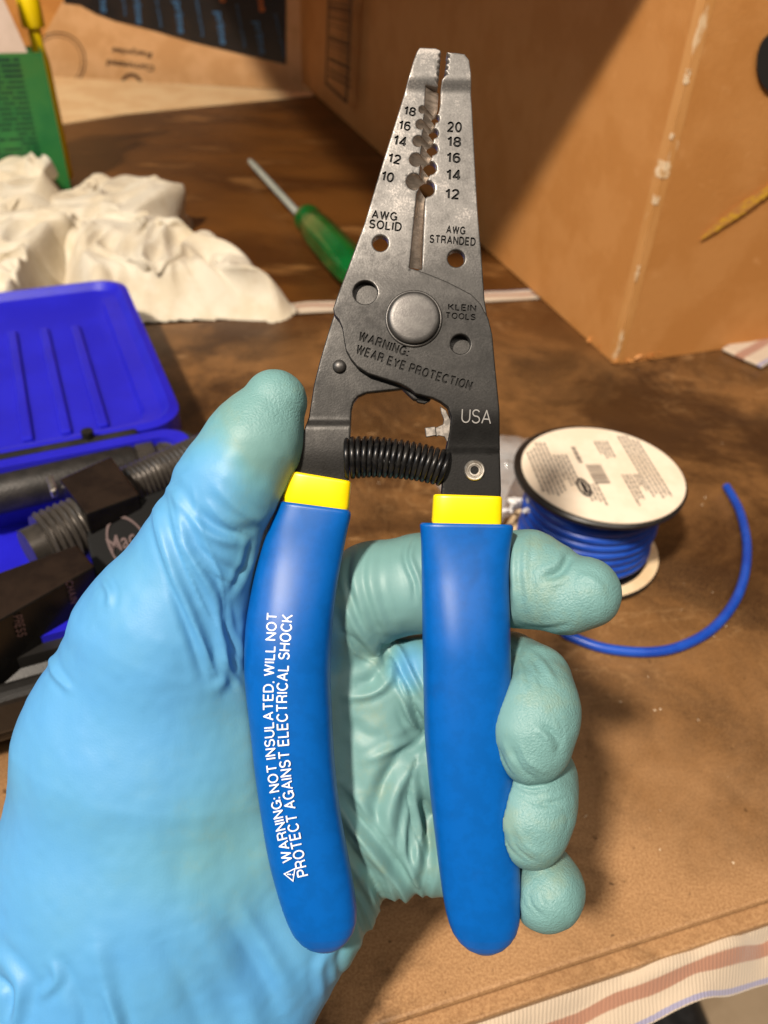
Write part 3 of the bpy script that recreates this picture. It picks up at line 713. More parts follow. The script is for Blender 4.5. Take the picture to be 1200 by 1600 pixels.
# surface nets
def nets(D):
    nx, ny, nz = D.shape; s = D < 0
    c = np.zeros((nx-1, ny-1, nz-1), np.int8)
    for i in (0, 1):
        for j in (0, 1):
            for k in (0, 1): c += s[i:nx-1+i, j:ny-1+j, k:nz-1+k]
    act = (c > 0) & (c < 8); I = np.argwhere(act); idx = np.full(act.shape, -1, np.int64); idx[act] = np.arange(len(I))
    acc = np.zeros((len(I), 3)); cnt = np.zeros(len(I))
    cor = [(i, j, k) for i in (0, 1) for j in (0, 1) for k in (0, 1)]
    val = {q: D[I[:, 0]+q[0], I[:, 1]+q[1], I[:, 2]+q[2]] for q in cor}
    for q in cor:
        for ax in range(3):
            if q[ax]: continue
            r_ = list(q); r_[ax] = 1; r_ = tuple(r_); a, b = val[q], val[r_]; m = (a < 0) != (b < 0)
            t = np.where(m, a/np.where(m, a-b, 1), 0)
            for ax2 in range(3): acc[:, ax2] += np.where(m, q[ax2]+(t if ax2 == ax else 0), 0)
            cnt += m
    V = I+acc/cnt[:, None]
    F = []
    for ax in range(3):
        o1, o2 = [(1, 2), (2, 0), (0, 1)][ax]
        a = np.moveaxis(s, ax, 0); e = a[:-1] != a[1:]; flip = a[:-1] & ~a[1:]
        e = np.moveaxis(e, 0, ax); flip = np.moveaxis(flip, 0, ax)
        J = np.argwhere(e); J = J[(J[:, o1] > 0) & (J[:, o2] > 0) & (J[:, o1] < D.shape[o1]-1) & (J[:, o2] < D.shape[o2]-1)]
        fl = flip[J[:, 0], J[:, 1], J[:, 2]]
        def id_(d1, d2):
            q = J.copy(); q[:, o1] -= d1; q[:, o2] -= d2; return idx[q[:, 0], q[:, 1], q[:, 2]]
        Q = np.stack([id_(1, 1), id_(0, 1), id_(0, 0), id_(1, 0)], 1)
        Q[~fl] = Q[~fl][:, ::-1]; F.append(Q)
    return V, np.concatenate(F)
V, F = nets(hand)
V = V*GS+np.array([X0, Y0, Z0])
def normals(V, F):
    n = np.cross(V[F[:, 2]]-V[F[:, 0]], V[F[:, 3]]-V[F[:, 1]]); N_ = np.zeros_like(V)
    for j in range(4): np.add.at(N_, F[:, j], n)
    return N_/(np.linalg.norm(N_, axis=1)[:, None]+1e-9)
def lap(V, F, it, lam=0.5):
    for _ in range(it):
        a = np.zeros_like(V); c = np.zeros(len(V))
        for j in range(4):
            for q in (1, 3):
                np.add.at(a, F[:, j], V[F[:, (j+q) % 4]]); np.add.at(c, F[:, j], 1)
        V = V+(a/c[:, None]-V)*lam
    return V
V = lap(V, F, 2)
Nm = normals(V, F)
if np.mean(np.einsum('ij,ij->i', Nm, V-V.mean(0))) < 0: F = F[:, ::-1]; Nm = -Nm
# apparent (photo) position of every vertex, used to lay folds where they are seen
sc_ = 1-V[:, 2]/FPX; PX = 600+(V[:, 0]-600)/sc_; PY = 800+(V[:, 1]-800)/sc_
PP = np.stack([PX, PY], 1); front = np.clip(Nm[:, 2]*2.2+0.25, 0, 1)
disp = np.zeros(len(V))
def fold(path, wd, amp, sharp=False, taper=True, zlim=None):
    """ridge (amp>0) or crease (amp<0) along a polyline"""
    global disp
    P = np.array(catmull(path, 5)); lo = P.min(0)-wd*4; hi = P.max(0)+wd*4
    m = (PX > lo[0]) & (PX < hi[0]) & (PY > lo[1]) & (PY < hi[1]) & (Nm[:, 2] > -0.2)
    if zlim: m &= (V[:, 2] > zlim[0]) & (V[:, 2] < zlim[1])
    I = np.where(m)[0]; Q = PP[I]; best = np.full(len(I), 1e9); tt = np.zeros(len(I))
    for i in range(len(P)-1):
        a, b = P[i], P[i+1]; ab = b-a; t = np.clip(((Q-a)@ab)/(ab@ab+1e-9), 0, 1)
        d = np.hypot(Q[:, 0]-a[0]-t*ab[0], Q[:, 1]-a[1]-t*ab[1]); u = d < best
        best[u] = d[u]; tt[u] = (i+t[u])/(len(P)-1)
    env = np.sin(np.clip(tt, 0.02, 0.98)*math.pi)**0.6 if taper else 1.0
    prof = np.exp(-best/wd) if sharp else np.exp(-(best/wd)**2)-0.35*np.exp(-((best-2.2*wd)/wd)**2)
    disp[I] += amp*env*prof*front[I]
# thumb and its web
fold([(243, 775), (252, 830), (275, 900), (305, 975), (330, 1050)], 6, 5)
fold([(275, 775), (290, 850), (330, 930), (345, 1010)], 7, 5)
fold([(283, 720), (262, 750), (243, 770)], 6, 4)
fold([(262, 760), (320, 830), (372, 850)], 7, 4)
fold([(280, 830), (340, 880), (385, 900)], 7, -4)
fold([(300, 800), (355, 830), (400, 830)], 8, -4)
fold([(310, 880), (350, 960), (352, 1040)], 7, 4)
fold([(335, 760), (380, 800), (410, 815)], 7, 3)
fold([(270, 920), (300, 1000), (320, 1065)], 7, -3.5)
fold([(78, 1010), (85, 1050), (110, 1080)], 5, 4)
fold([(160, 905), (172, 925), (170, 950)], 5, 3.5)
fold([(345, 1010), (350, 1060), (335, 1075)], 8, 4)
# index base folds
for i, x in enumerate((548, 560, 573, 586, 600)):
    fold([(x, 862-i*3), (x-6, 905), (x+8, 960), (x+22, 990)], 4.0, (-3.2, 2.2, -2.6, 1.6, -1.4)[i])
for x in (640, 650):
    fold([(x, 840), (x-8, 870), (x+6, 910), (x+8, 940)], 4, -3 if x == 640 else 2.5)
# palm folds between the grips
fold([(536, 955), (548, 1010), (585, 1040), (604, 1072)], 4, 6, True)
fold([(531, 985), (556, 1000), (577, 1018)], 4, -4, True)
fold([(540, 1090), (580, 1085), (612, 1060), (607, 1020)], 5, 5)
fold([(606, 1006), (640, 1080), (658, 1140)], 3.5, -7, True)
fold([(622, 1004), (650, 1050), (668, 1090)], 3.5, -5, True)
fold([(600, 1000), (609, 1040), (622, 1080), (648, 1135)], 3.5, 6, True)
fold([(570, 1190), (600, 1175), (640, 1160), (664, 1140)], 6, 5)
fold([(660, 1165), (640, 1230), (650, 1300), (668, 1350)], 4, -9, True)
fold([(526, 1225), (560, 1262), (600, 1312), (640, 1375), (662, 1410)], 3.5, -6, True)
fold([(526, 1290), (560, 1345), (590, 1400), (600, 1440)], 4, -6, True)
fold([(545, 1290), (580, 1330), (620, 1380), (640, 1415)], 4, 4)
fold([(560, 1320), (600, 1365), (625, 1425)], 4, 5)
fold([(640, 1260), (632, 1330), (655, 1395)], 5, 6)
fold([(668, 1290), (676, 1350), (664, 1410)], 4, -8, True)
fold([(650, 1380), (660, 1405), (668, 1420)], 4, 5)
fold([(545, 1130), (575, 1150), (600, 1150)], 9, -3)
fold([(575, 1240), (592, 1290), (615, 1320)], 8, -5)
for i_ in range(5):
    fold([(556+i_*9, 1395-i_*6), (572+i_*10, 1430-i_*5), (583+i_*12, 1470-i_*10)], 3.2, (5, -5, 4, -4, 4)[i_], True)
fold([(534, 940), (560, 985), (590, 1030), (600, 1075)], 9, 7)
fold([(552, 1070), (580, 1062), (600, 1035), (603, 1005)], 8, -8)
fold([(595, 1005), (625, 1015), (645, 1055), (660, 1085)], 5, 5)
fold([(612, 1010), (632, 1060), (655, 1100)], 5, -5)
fold([(600, 1010), (618, 1060), (645, 1110), (660, 1130)], 5, -6)
fold([(630, 1060), (640, 1120), (662, 1150)], 6, 6)
fold([(664, 1145), (625, 1185), (598, 1230), (590, 1285)], 11, -10)
fold([(640, 1200), (612, 1250), (605, 1310)], 10, 6)
fold([(530, 1238), (565, 1285), (605, 1335), (655, 1408)], 7, -9)
fold([(530, 1262), (565, 1312), (610, 1365), (640, 1412)], 9, 6)
fold([(655, 1190), (664, 1260), (672, 1320), (655, 1405)], 8, -12)
fold([(645, 1230), (655, 1300), (650, 1360)], 7, 6)
fold([(545, 1330), (585, 1375), (612, 1430)], 6, -6)
fold([(555, 1360), (580, 1410), (588, 1470)], 6, 6)
fold([(548, 1395), (566, 1440), (575, 1490)], 5, -5)
fold([(560, 1120), (545, 1180), (560, 1240)], 16, -5)
fold([(520, 1480), (500, 1510), (505, 1560)], 7, 4)
fold([(540, 1470), (530, 1500), (535, 1530)], 6, -4)
fold([(238, 782), (250, 850), (285, 940), (318, 1010), (340, 1062)], 3.5, 5, True)
fold([(262, 770), (280, 850), (312, 935), (338, 985)], 3.2, 4, True)
fold([(300, 760), (315, 830), (345, 905), (350, 985)], 3.5, 3.5, True)
fold([(290, 740), (262, 765), (246, 790)], 3.5, 4, True)
fold([(290, 845), (325, 895), (372, 915)], 4, -3, True)
fold([(320, 780), (360, 822), (400, 838)], 4, 3, True)
fold([(338, 970), (352, 1030), (378, 1075)], 5, 4)
fold([(345, 930), (356, 990), (380, 1030)], 5, -5)
fold([(395, 840), (385, 880), (360, 925)], 5, -4)
# wrist and cuff folds
fold([(300, 1440), (350, 1510), (400, 1600), (430, 1680)], 16, 5)
fold([(350, 1430), (405, 1510), (440, 1590)], 14, -5)
fold([(250, 1470), (290, 1540), (330, 1640)], 15, -4)
fold([(380, 1420), (420, 1490), (455, 1560)], 12, 4)
fold([(150, 1470), (170, 1560), (200, 1680)], 12, 4)
fold([(60, 1560), (90, 1530), (80, 1500)], 7, 4)
fold([(-20, 1480), (30, 1530), (30, 1570), (10, 1620)], 9, 7)
fold([(-20, 1520), (15, 1550), (15, 1600)], 7, -6)
fold([(100, 1500), (130, 1580), (140, 1680)], 10, -4)
fold([(165, 1545), (185, 1600), (190, 1680)], 8, 5)
# fingertip wrinkles
for i_ in range(4):
    fold([(800+i_*9, 1010+i_*3), (812+i_*10, 1040+i_*2), (815+i_*12, 1075)], 3.2, (3, -3, 2.5, -2)[i_], True)
    fold([(806+i_*9, 842-i_*3), (800+i_*10, 890), (806+i_*11, 960)], 4, (1.3, -1.3, 1, -1)[i_])
fold([(872, 1120), (880, 1150), (868, 1180)], 3, -1.5, True)
fold([(776, 1165), (790, 1196), (818, 1222)], 3, -4, True)
fold([(785, 1158), (802, 1190), (832, 1214)], 3, 2.6, True)
fold([(800, 1222), (830, 1236), (880, 1225)], 4, 3)
fold([(880, 1262), (888, 1285), (874, 1315)], 3, -1.2, True)
fold([(782, 1300), (796, 1328), (822, 1350)], 3, -3.5, True)
fold([(792, 1294), (808, 1322), (836, 1342)], 3, 2.2, True)
fold([(812, 1395), (820, 1420), (842, 1438)], 3, -2.2, True)
fold([(826, 1390), (834, 1412), (856, 1428)], 3, 1.6, True)
fold([(850, 1396), (860, 1414), (880, 1420)], 3, -1.6, True)
fold([(905, 900), (925, 905), (945, 925)], 5, 2)
fold([(812, 980), (850, 984), (890, 975)], 4, -2.5)
fold([(890, 868), (876, 892), (850, 903)], 6, -8)
fold([(800, 1040), (830, 1015), (875, 1020)], 10, 3)
fold([(856, 1140), (872, 1152), (874, 1175)], 5, -2)
fold([(840, 1250), (862, 1256), (885, 1250)], 5, -2)
fold([(800, 1168), (814, 1200), (845, 1222)], 3, -5, True)
fold([(812, 1160), (826, 1190), (854, 1208)], 3, 3.5, True)
fold([(790, 1182), (804, 1210), (828, 1226)], 3, 3, True)
fold([(846, 1132), (862, 1142), (874, 1160)], 3.4, -4.5, True)
fold([(838, 1140), (852, 1150), (862, 1170)], 4, 2.5)
fold([(798, 1300), (810, 1328), (836, 1348)], 3, -4.5, True)
fold([(808, 1292), (822, 1320), (846, 1338)], 3, 3, True)
fold([(824, 1250), (850, 1258), (872, 1250)], 3.6, -3.5, True)
fold([(826, 1392), (832, 1418), (852, 1436)], 3, -3.5, True)
fold([(838, 1386), (848, 1412), (868, 1424)], 3, 2.6, True)
fold([(812, 1030), (830, 1045), (850, 1075)], 4, -3, True)
fold([(822, 1018), (846, 1035), (868, 1065)], 4, 2.5)
# loose unevenness of the glove
Pn = V.copy()
disp += 1.8*vnoise(Pn*np.array([1, 0.6, 1]), 1/42.0, 3)*front + 0.5*vnoise(Pn, 1/16.0, 5)
V = V+Nm*disp[:, None]
light_tint_dirt = 0.05+0.95*np.clip(sstep(500, 560, PX)+sstep(820, 640, PY+0.45*(430-PX))*0.75*(PX < 520)+0.55*sstep(250, 430, PX)*sstep(1000, 1120, PY)*sstep(1560, 1250, PY)  # cool-to-warm light tint over the glove, also masks the brown smudges
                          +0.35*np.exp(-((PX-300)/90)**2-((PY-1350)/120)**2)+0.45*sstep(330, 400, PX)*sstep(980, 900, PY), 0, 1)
light_tint_dirt *= 1-0.8*np.exp(-((PX-640)/35)**2-((PY-1040)/45)**2)
light_tint_dirt *= 1-0.35*sstep(1380, 1480, PY)*(PX < 640)
hand_loc = TOOL_LOC
hv = np.stack([(V[:, 0]-600)*K, (800-V[:, 1])*K, V[:, 2]*K], 1)
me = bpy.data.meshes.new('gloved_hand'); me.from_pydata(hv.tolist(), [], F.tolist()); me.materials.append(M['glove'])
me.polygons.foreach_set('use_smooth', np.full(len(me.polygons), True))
a_ = me.attributes.new('light_tint_dirt', 'FLOAT', 'POINT'); a_.data.foreach_set('value', light_tint_dirt.astype(np.float32)); a_ = me.attributes.new('pebble', 'FLOAT', 'POINT'); a_.data.foreach_set('value', (0.12+0.88*np.clip(sstep(790, 830, PX)+sstep(700, 640, PY), 0, 1)).astype(np.float32)); me.update()
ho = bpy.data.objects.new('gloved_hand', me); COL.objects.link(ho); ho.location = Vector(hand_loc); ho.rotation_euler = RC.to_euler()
tag(ho, 'left hand in a blue nitrile glove, fingers curled round the wire stripper grips', 'gloved hand')
del hand
# jacket sleeve behind the glove cuff
def tl(px, py, z): p = S(px, py, z); return np.array([(p[0]-600)*K, (800-p[1])*K, p[2]*K])
ho['_local'] = 1
w0 = tl(120, 1800, -110)
sl_ = catmull([w0+np.array([0.001, 0.016, -0.001]), w0+np.array([-0.004, -0.02, 0.001]), w0+np.array([-0.02, -0.09, 0.012]), w0+np.array([-0.05, -0.20, 0.03])], 14)
t_s = np.linspace(0, 1, len(sl_))
mk('sleeve', *tube(sl_, 0.034+0.012*t_s+0.0010*np.sin(t_s*60), 40), mat('dark_work_sleeve', (0.03, 0.034, 0.045), (0.045, 0.05, 0.06), rough=0.9, scale=60, bump=0.0004, bscale=900), ho)
# ------------------------------------------------------------------ setting
M['hardboard'] = mat('hardboard', srgb(128, 84, 44), srgb(88, 52, 24), rough=0.42, scale=9, bump=0.0004, bscale=400, c3=srgb(60, 34, 14), s3=3.5, t3=(0.5, 0.75), rvar=0.08, mixpos=(0.35, 0.65), detail=10)
def board_mat():
    m = mat('oil_stained_hardboard', (0.2, 0.1, 0.04), rough=0.42, spec=0.3)
    N, Lk = nodes(m); b = N['Principled BSDF']; tc = N.new('ShaderNodeTexCoord')
    def nz(s, d=8, rg=0.6, dist=0.0, st=None):
        n = N.new('ShaderNodeTexNoise'); n.inputs['Scale'].default_value = s; n.inputs['Detail'].default_value = d; n.inputs['Roughness'].default_value = rg; n.inputs['Distortion'].default_value = dist
        v = tc.outputs['Object']
        if st: mp = N.new('ShaderNodeMapping'); mp.inputs['Scale'].default_value = st; Lk.new(v, mp.inputs[0]); v = mp.outputs[0]
        Lk.new(v, n.inputs['Vector']); return n.outputs['Fac']
    def mr(src, a, bb, lo=0.0, hi=1.0):
        r = N.new('ShaderNodeMapRange'); r.interpolation_type = 'SMOOTHSTEP'; r.inputs[1].default_value = a; r.inputs[2].default_value = bb; r.inputs[3].default_value = lo; r.inputs[4].default_value = hi
        Lk.new(src, r.inputs[0]); return r.outputs[0]
    def mx(f, a, c):
        x = N.new('ShaderNodeMix'); x.data_type = 'RGBA'; Lk.new(f, x.inputs[0])
        for s, v in ((6, a), (7, c)):
            if hasattr(v, 'links'): Lk.new(v, x.inputs[s])
            else: x.inputs[s].default_value = (*v, 1)
        return x.outputs[2]
    base = mx(mr(nz(14, 10, 0.7, 0.6), 0.35, 0.68), srgb(56, 37, 20), srgb(128, 90, 52))
    fine = mx(mr(nz(1100, 3, 0.8), 0.42, 0.62, 0, 0.35), base, srgb(152, 112, 70))
    fine = mx(mr(nz(800, 3, 0.8), 0.52, 0.7, 0, 0.5), fine, srgb(60, 36, 18))
    # light on the near edge painted in as pale tan; dark oil stains elsewhere
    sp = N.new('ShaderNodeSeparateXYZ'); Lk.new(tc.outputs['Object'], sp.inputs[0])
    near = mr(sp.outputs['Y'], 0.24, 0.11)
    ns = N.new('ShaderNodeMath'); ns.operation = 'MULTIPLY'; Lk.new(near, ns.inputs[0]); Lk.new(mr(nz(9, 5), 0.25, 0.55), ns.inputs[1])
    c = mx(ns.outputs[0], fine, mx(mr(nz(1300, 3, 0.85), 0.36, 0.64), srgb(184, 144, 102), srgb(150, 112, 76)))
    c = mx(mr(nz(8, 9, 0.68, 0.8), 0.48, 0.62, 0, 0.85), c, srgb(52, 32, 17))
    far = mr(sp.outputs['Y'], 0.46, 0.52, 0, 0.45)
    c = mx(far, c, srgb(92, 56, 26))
    c = mx(mr(nz(16, 10, 0.75, 1.5, (1, 2.6, 1)), 0.63, 0.70, 0, 0.5), c, srgb(186, 148, 104))
    # sparse dark specks, wandering pale scratches
    c = mx(mr(nz(330, 2, 0.5), 0.69, 0.75, 0, 0.7), c, srgb(58, 36, 20))
    for s__, seed_, amt in ((7.0, (1, 2.2, 1), 0.45), (13.0, (1.7, 0.8, 1), 0.35)):
        v_ = nz(s__, 5, 0.55, 2.2, seed_); ab = N.new('ShaderNodeMath'); ab.operation = 'SUBTRACT'; ab.inputs[1].default_value = 0.5; Lk.new(v_, ab.inputs[0])
        a2 = N.new('ShaderNodeMath'); a2.operation = 'ABSOLUTE'; Lk.new(ab.outputs[0], a2.inputs[0])
        rr2 = N.new('ShaderNodeMapRange'); rr2.inputs[1].default_value = 0.010; rr2.inputs[2].default_value = 0.0; rr2.inputs[4].default_value = amt; Lk.new(a2.outputs[0], rr2.inputs[0])
        g_ = N.new('ShaderNodeMath'); g_.operation = 'MULTIPLY'; Lk.new(rr2.outputs[0], g_.inputs[0]); Lk.new(mr(nz(5, 3), 0.45, 0.65), g_.inputs[1])
        c = mx(g_.outputs[0], c, srgb(176, 138, 94))
    Lk.new(c, b.inputs['Base Color'])
    Lk.new(mr(nz(12, 6), 0.3, 0.7, 0.30, 0.55), b.inputs['Roughness'])
    bp = N.new('ShaderNodeBump'); bp.inputs['Distance'].default_value = 0.00012; Lk.new(nz(600, 4, 0.7), bp.inputs['Height']); Lk.new(bp.outputs[0], b.inputs['Normal'])
    return m
M['board'] = board_mat()
M['board_far'] = mat('far_hardboard', srgb(108, 68, 28), srgb(72, 42, 16), rough=0.38, spec=0.3, scale=7, bump=0.0003, bscale=300, c3=srgb(140, 98, 54), s3=14, t3=(0.55, 0.7), mixpos=(0.35, 0.62), detail=10, stretch=(0.6, 1.6, 1))
M['edge'] = mat('hardboard_edge', srgb(170, 120, 70), srgb(130, 84, 42), rough=0.7, scale=120)
M['plywood'] = mat('bench_plywood', srgb(190, 150, 100), srgb(160, 120, 74), rough=0.7, scale=30, stretch=(1, 8, 1))
M['floor'] = mat('concrete_floor', srgb(178, 156, 128), srgb(160, 138, 110), rough=0.8, scale=8, bump=0.001, c3=srgb(140, 118, 92), s3=20, t3=(0.6, 0.7))
M['card'] = mat('corrugated_cardboard', srgb(200, 140, 78), srgb(192, 131, 68), rough=0.62, scale=25, bump=0.0002, bscale=300, c3=srgb(206, 148, 88), s3=90, t3=(0.6, 0.75), detail=8)
M['card_b'] = mat('pale_cardboard', srgb(226, 176, 122), srgb(212, 160, 104), rough=0.7, scale=20, bump=0.0002, bscale=200)
M['pale'] = mat('pale_cream', srgb(246, 214, 164), srgb(236, 198, 146), rough=0.7, scale=20)
M['ink'] = mat('box_ink', srgb(92, 62, 34), rough=0.8)
M['ink_b'] = mat('dark_box_ink', srgb(60, 40, 24), rough=0.8)
M['towel'] = mat('terry_towel', srgb(232, 214, 190), srgb(214, 192, 166), rough=0.95, scale=60, bump=0.0008, bscale=900, sheen=0.3)

# near board: front edge and rear edge lines
e0, e1 = at(640, 1588, 0), at(1200, 1406, 0)
uA, uB = at(780, 1588, -.0042), at(1200, 1434, -.0042); ed = (e1-e0)/np.linalg.norm(e1-e0)
b0_, b1_ = at(465, 492, 0), at(835, 468, 0); bd = (b1_-b0_)/np.linalg.norm(b1_-b0_)
def slab(P, z0, z1):
    P = [np.array([p[0], p[1]]) for p in P]; n = len(P)
    s = sum(P[i][0]*P[(i+1) % n][1]-P[(i+1) % n][0]*P[i][1] for i in range(n))
    if s < 0: P = P[::-1]
    V = [(p[0], p[1], z) for z in (z0, z1) for p in P]
    F = [tuple(range(n, 2*n)), tuple(range(n))[::-1]]+[(i, (i+1) % n, (i+1) % n+n, i+n) for i in range(n)]
    return V, F
bf = at(160, 124, 0); bf2 = at(470, 140, 0); fd = (bf2-bf)/np.linalg.norm(bf2-bf)
def st(name, v, f, m, **k): o = mk(name, v, f, m, None, False, None, None, 'structure'); return o
nn = np.array([ed[1], -ed[0], 0])
o = st('workbench_hardboard', *slab([e0-ed*0.9, e1+ed*1.2, b1_+bd*1.2, b0_-bd*0.9], -0.004, 0.0), M['board']); bevel(o, 0.0012, 2)
o = st('workbench_under_board', *slab([uA-ed*0.9, uB+ed*1.2, b1_+bd*1.2-bd*.0, b0_-bd*0.9], -0.0085, -0.0042), M['board']); bevel(o, 0.0008, 2)
g0, g1 = at(465, 470, 0), at(835, 450, 0)
o = st('workbench_rear_board', *slab([g0-bd*1.2, g1+bd*1.5, bf2+fd*1.5, bf-fd*1.5], -0.0085, -0.0005), M['board_far'])
o = st('workbench_top', *slab([e0-ed*0.9+nn*0.0, e1+ed*1.2+nn*0.0, bf2+fd*1.5-np.array([0, .02, 0]), bf-fd*1.5-np.array([0, .02, 0])], -0.045, -0.0150), M['plywood'])
st('floor', [(-6, -4, -0.8), (6, -4, -0.8), (6, 8, -0.8), (-6, 8, -0.8)], [(0, 1, 2, 3)], M['floor'])

# sheet builder: bilinear patch with displacement
def sheet(fn, nu, nv):
    V = [fn(i/nu, j/nv) for j in range(nv+1) for i in range(nu+1)]
    F = [(j*(nu+1)+i, j*(nu+1)+i+1, (j+1)*(nu+1)+i+1, (j+1)*(nu+1)+i) for j in range(nv) for i in range(nu)]
    return V, F
def stripe_mat(name, base, bands, axis=1):
    """cloth with woven stripes across local axis; bands: (centre, halfwidth, colour) in metres"""
    m = mat(name, base, rough=0.95, sheen=0.3); N, Lk = nodes(m); b = N['Principled BSDF']; at_ = N.new('ShaderNodeAttribute'); at_.attribute_name = 'v'
    cur = None
    nzz = N.new('ShaderNodeTexNoise'); nzz.inputs['Scale'].default_value = 60; nzz.inputs['Detail'].default_value = 4
    wob = N.new('ShaderNodeMath'); wob.operation = 'MULTIPLY_ADD'; wob.inputs[1].default_value = 0.03; Lk.new(nzz.outputs[0], wob.inputs[0]); Lk.new(at_.outputs['Fac'], wob.inputs[2])
    for c, h, col in bands:
        s = N.new('ShaderNodeMath'); s.operation = 'SUBTRACT'; Lk.new(wob.outputs[0], s.inputs[0]); s.inputs[1].default_value = c+0.015
        a = N.new('ShaderNodeMath'); a.operation = 'ABSOLUTE'; Lk.new(s.outputs[0], a.inputs[0])
        r = N.new('ShaderNodeMapRange'); r.inputs[1].default_value = h; r.inputs[2].default_value = h*0.8; Lk.new(a.outputs[0], r.inputs[0])
        x = N.new('ShaderNodeMix'); x.data_type = 'RGBA'; Lk.new(r.outputs[0], x.inputs[0])
        if cur is None: x.inputs[6].default_value = (*base, 1)
        else: Lk.new(cur, x.inputs[6])
        x.inputs[7].default_value = (*col, 1); cur = x.outputs[2]
    Lk.new(cur, b.inputs['Base Color'])
    wv = N.new('ShaderNodeTexWave'); wv.inputs['Scale'].default_value = 260; wv.inputs['Distortion'].default_value = 2; tc = N.new('ShaderNodeTexCoord'); Lk.new(tc.outputs['Object'], wv.inputs['Vector'])
    bp = N.new('ShaderNodeBump'); bp.inputs['Distance'].default_value = 0.00015; Lk.new(wv.outputs['Fac'], bp.inputs['Height']); Lk.new(bp.outputs[0], b.inputs['Normal'])
    return m
M['tw'] = stripe_mat('striped_towel', srgb(196, 178, 156), [(0.44, 0.13, srgb(162, 118, 96)), (0.93, 0.05, srgb(150, 146, 172))])
# towel: lies under the boards, hangs over the near edge
def towel(name, P00, P10, P01, P11, drop, label, nu=60, nv=24, thick=0.003, amp=0.002):
    P00, P10, P01, P11 = map(np.array, (P00, P10, P01, P11))
    pts = []
    for j in range(nv+1):
        for i in range(nu+1):
            u, v = i/nu, j/nv; p = lerp(lerp(P00, P10, u), lerp(P01, P11, u), v)
            pts.append(p)
    pts = np.array(pts); n_ = vnoise(pts, 30, 2)+0.5*vnoise(pts, 80, 4)
    vv = np.repeat(np.linspace(0, 1, nv+1), nu+1)
    pts[:, 2] += n_*amp*sstep(0.0, 0.3, vv)
    pts[:, 1] += drop*0
    F = sheet(lambda u, v: (0, 0, 0), nu, nv)[1]
    o = mk(name, pts, F, M['tw'], None, True, None, 80); a = o.data.attributes.new('v', 'FLOAT', 'POINT'); a.data.foreach_set('value', vv.astype(np.float32))
    s = o.modifiers.new('thick', 'SOLIDIFY'); s.thickness = thick; s.offset = -1
    return tag(o, label, 'towel')
q = lambda px, py, z: at(px, py, z)
towel('towel', q(700, 1606, -.011), q(1260, 1408, -.011), q(890, 1646, -.024), q(1300, 1478, -.020), 0, 'pale terry towel with a brown stripe hanging out from under the near board edge', 110, 50, 0.003, 0.0075)
towel('towel', q(400, 492, -.002), q(900, 461, -.002), q(400, 475, -.002), q(900, 449, -.002), 0, 'pale towel strip showing in the gap between the two bench boards', 60, 10, 0.002, 0.0012)
towel('towel', q(1128, 548, .0015), q(1215, 500, .0015), q(1190, 575, .002), q(1260, 535, .002), 0, 'pale striped cloth corner at the right of the large cardboard box', 24, 16, 0.002, 0.0008)
# dark shoe on the floor
M['black'] = mat('matt_black_rubber', (0.012, 0.012, 0.014), (0.03, 0.03, 0.032), rough=0.55, scale=60)
P0 = at(1035, 1640, -0.78)
def ell(c, rx, ry, rz, nu=24, nv=14, half=False):
    V, F = [], []
    for j in range(nv+1):
        t = math.pi*j/nv
        for i in range(nu):
            p = 2*math.pi*i/nu; z = math.cos(t); z = max(z, -0.25) if half else z
            V.append((c[0]+rx*math.sin(t)*math.cos(p), c[1]+ry*math.sin(t)*math.sin(p), c[2]+rz*z))
    for j in range(nv):
        for i in range(nu): k = (i+1) % nu; F.append((j*nu+i, (j+1)*nu+i, (j+1)*nu+k, j*nu+k))
    return V, F
shoe = empty('shoe', (P0[0], P0[1], -0.8), 'black shoe on the concrete floor below the towel, only its toe in view', 'shoe')
c = at(1035, 1648, -0.73)
mk('upper', *ell((c[0], c[1], -0.77), 0.075, 0.16, 0.06, half=True), M['black'], shoe)
mk('sole', *slab([(c[0]+0.08*math.cos(a), c[1]+0.165*math.sin(a)) for a in np.linspace(0, 2*math.pi, 28, endpoint=False)], -0.799, -0.783), M['black'], shoe, False)

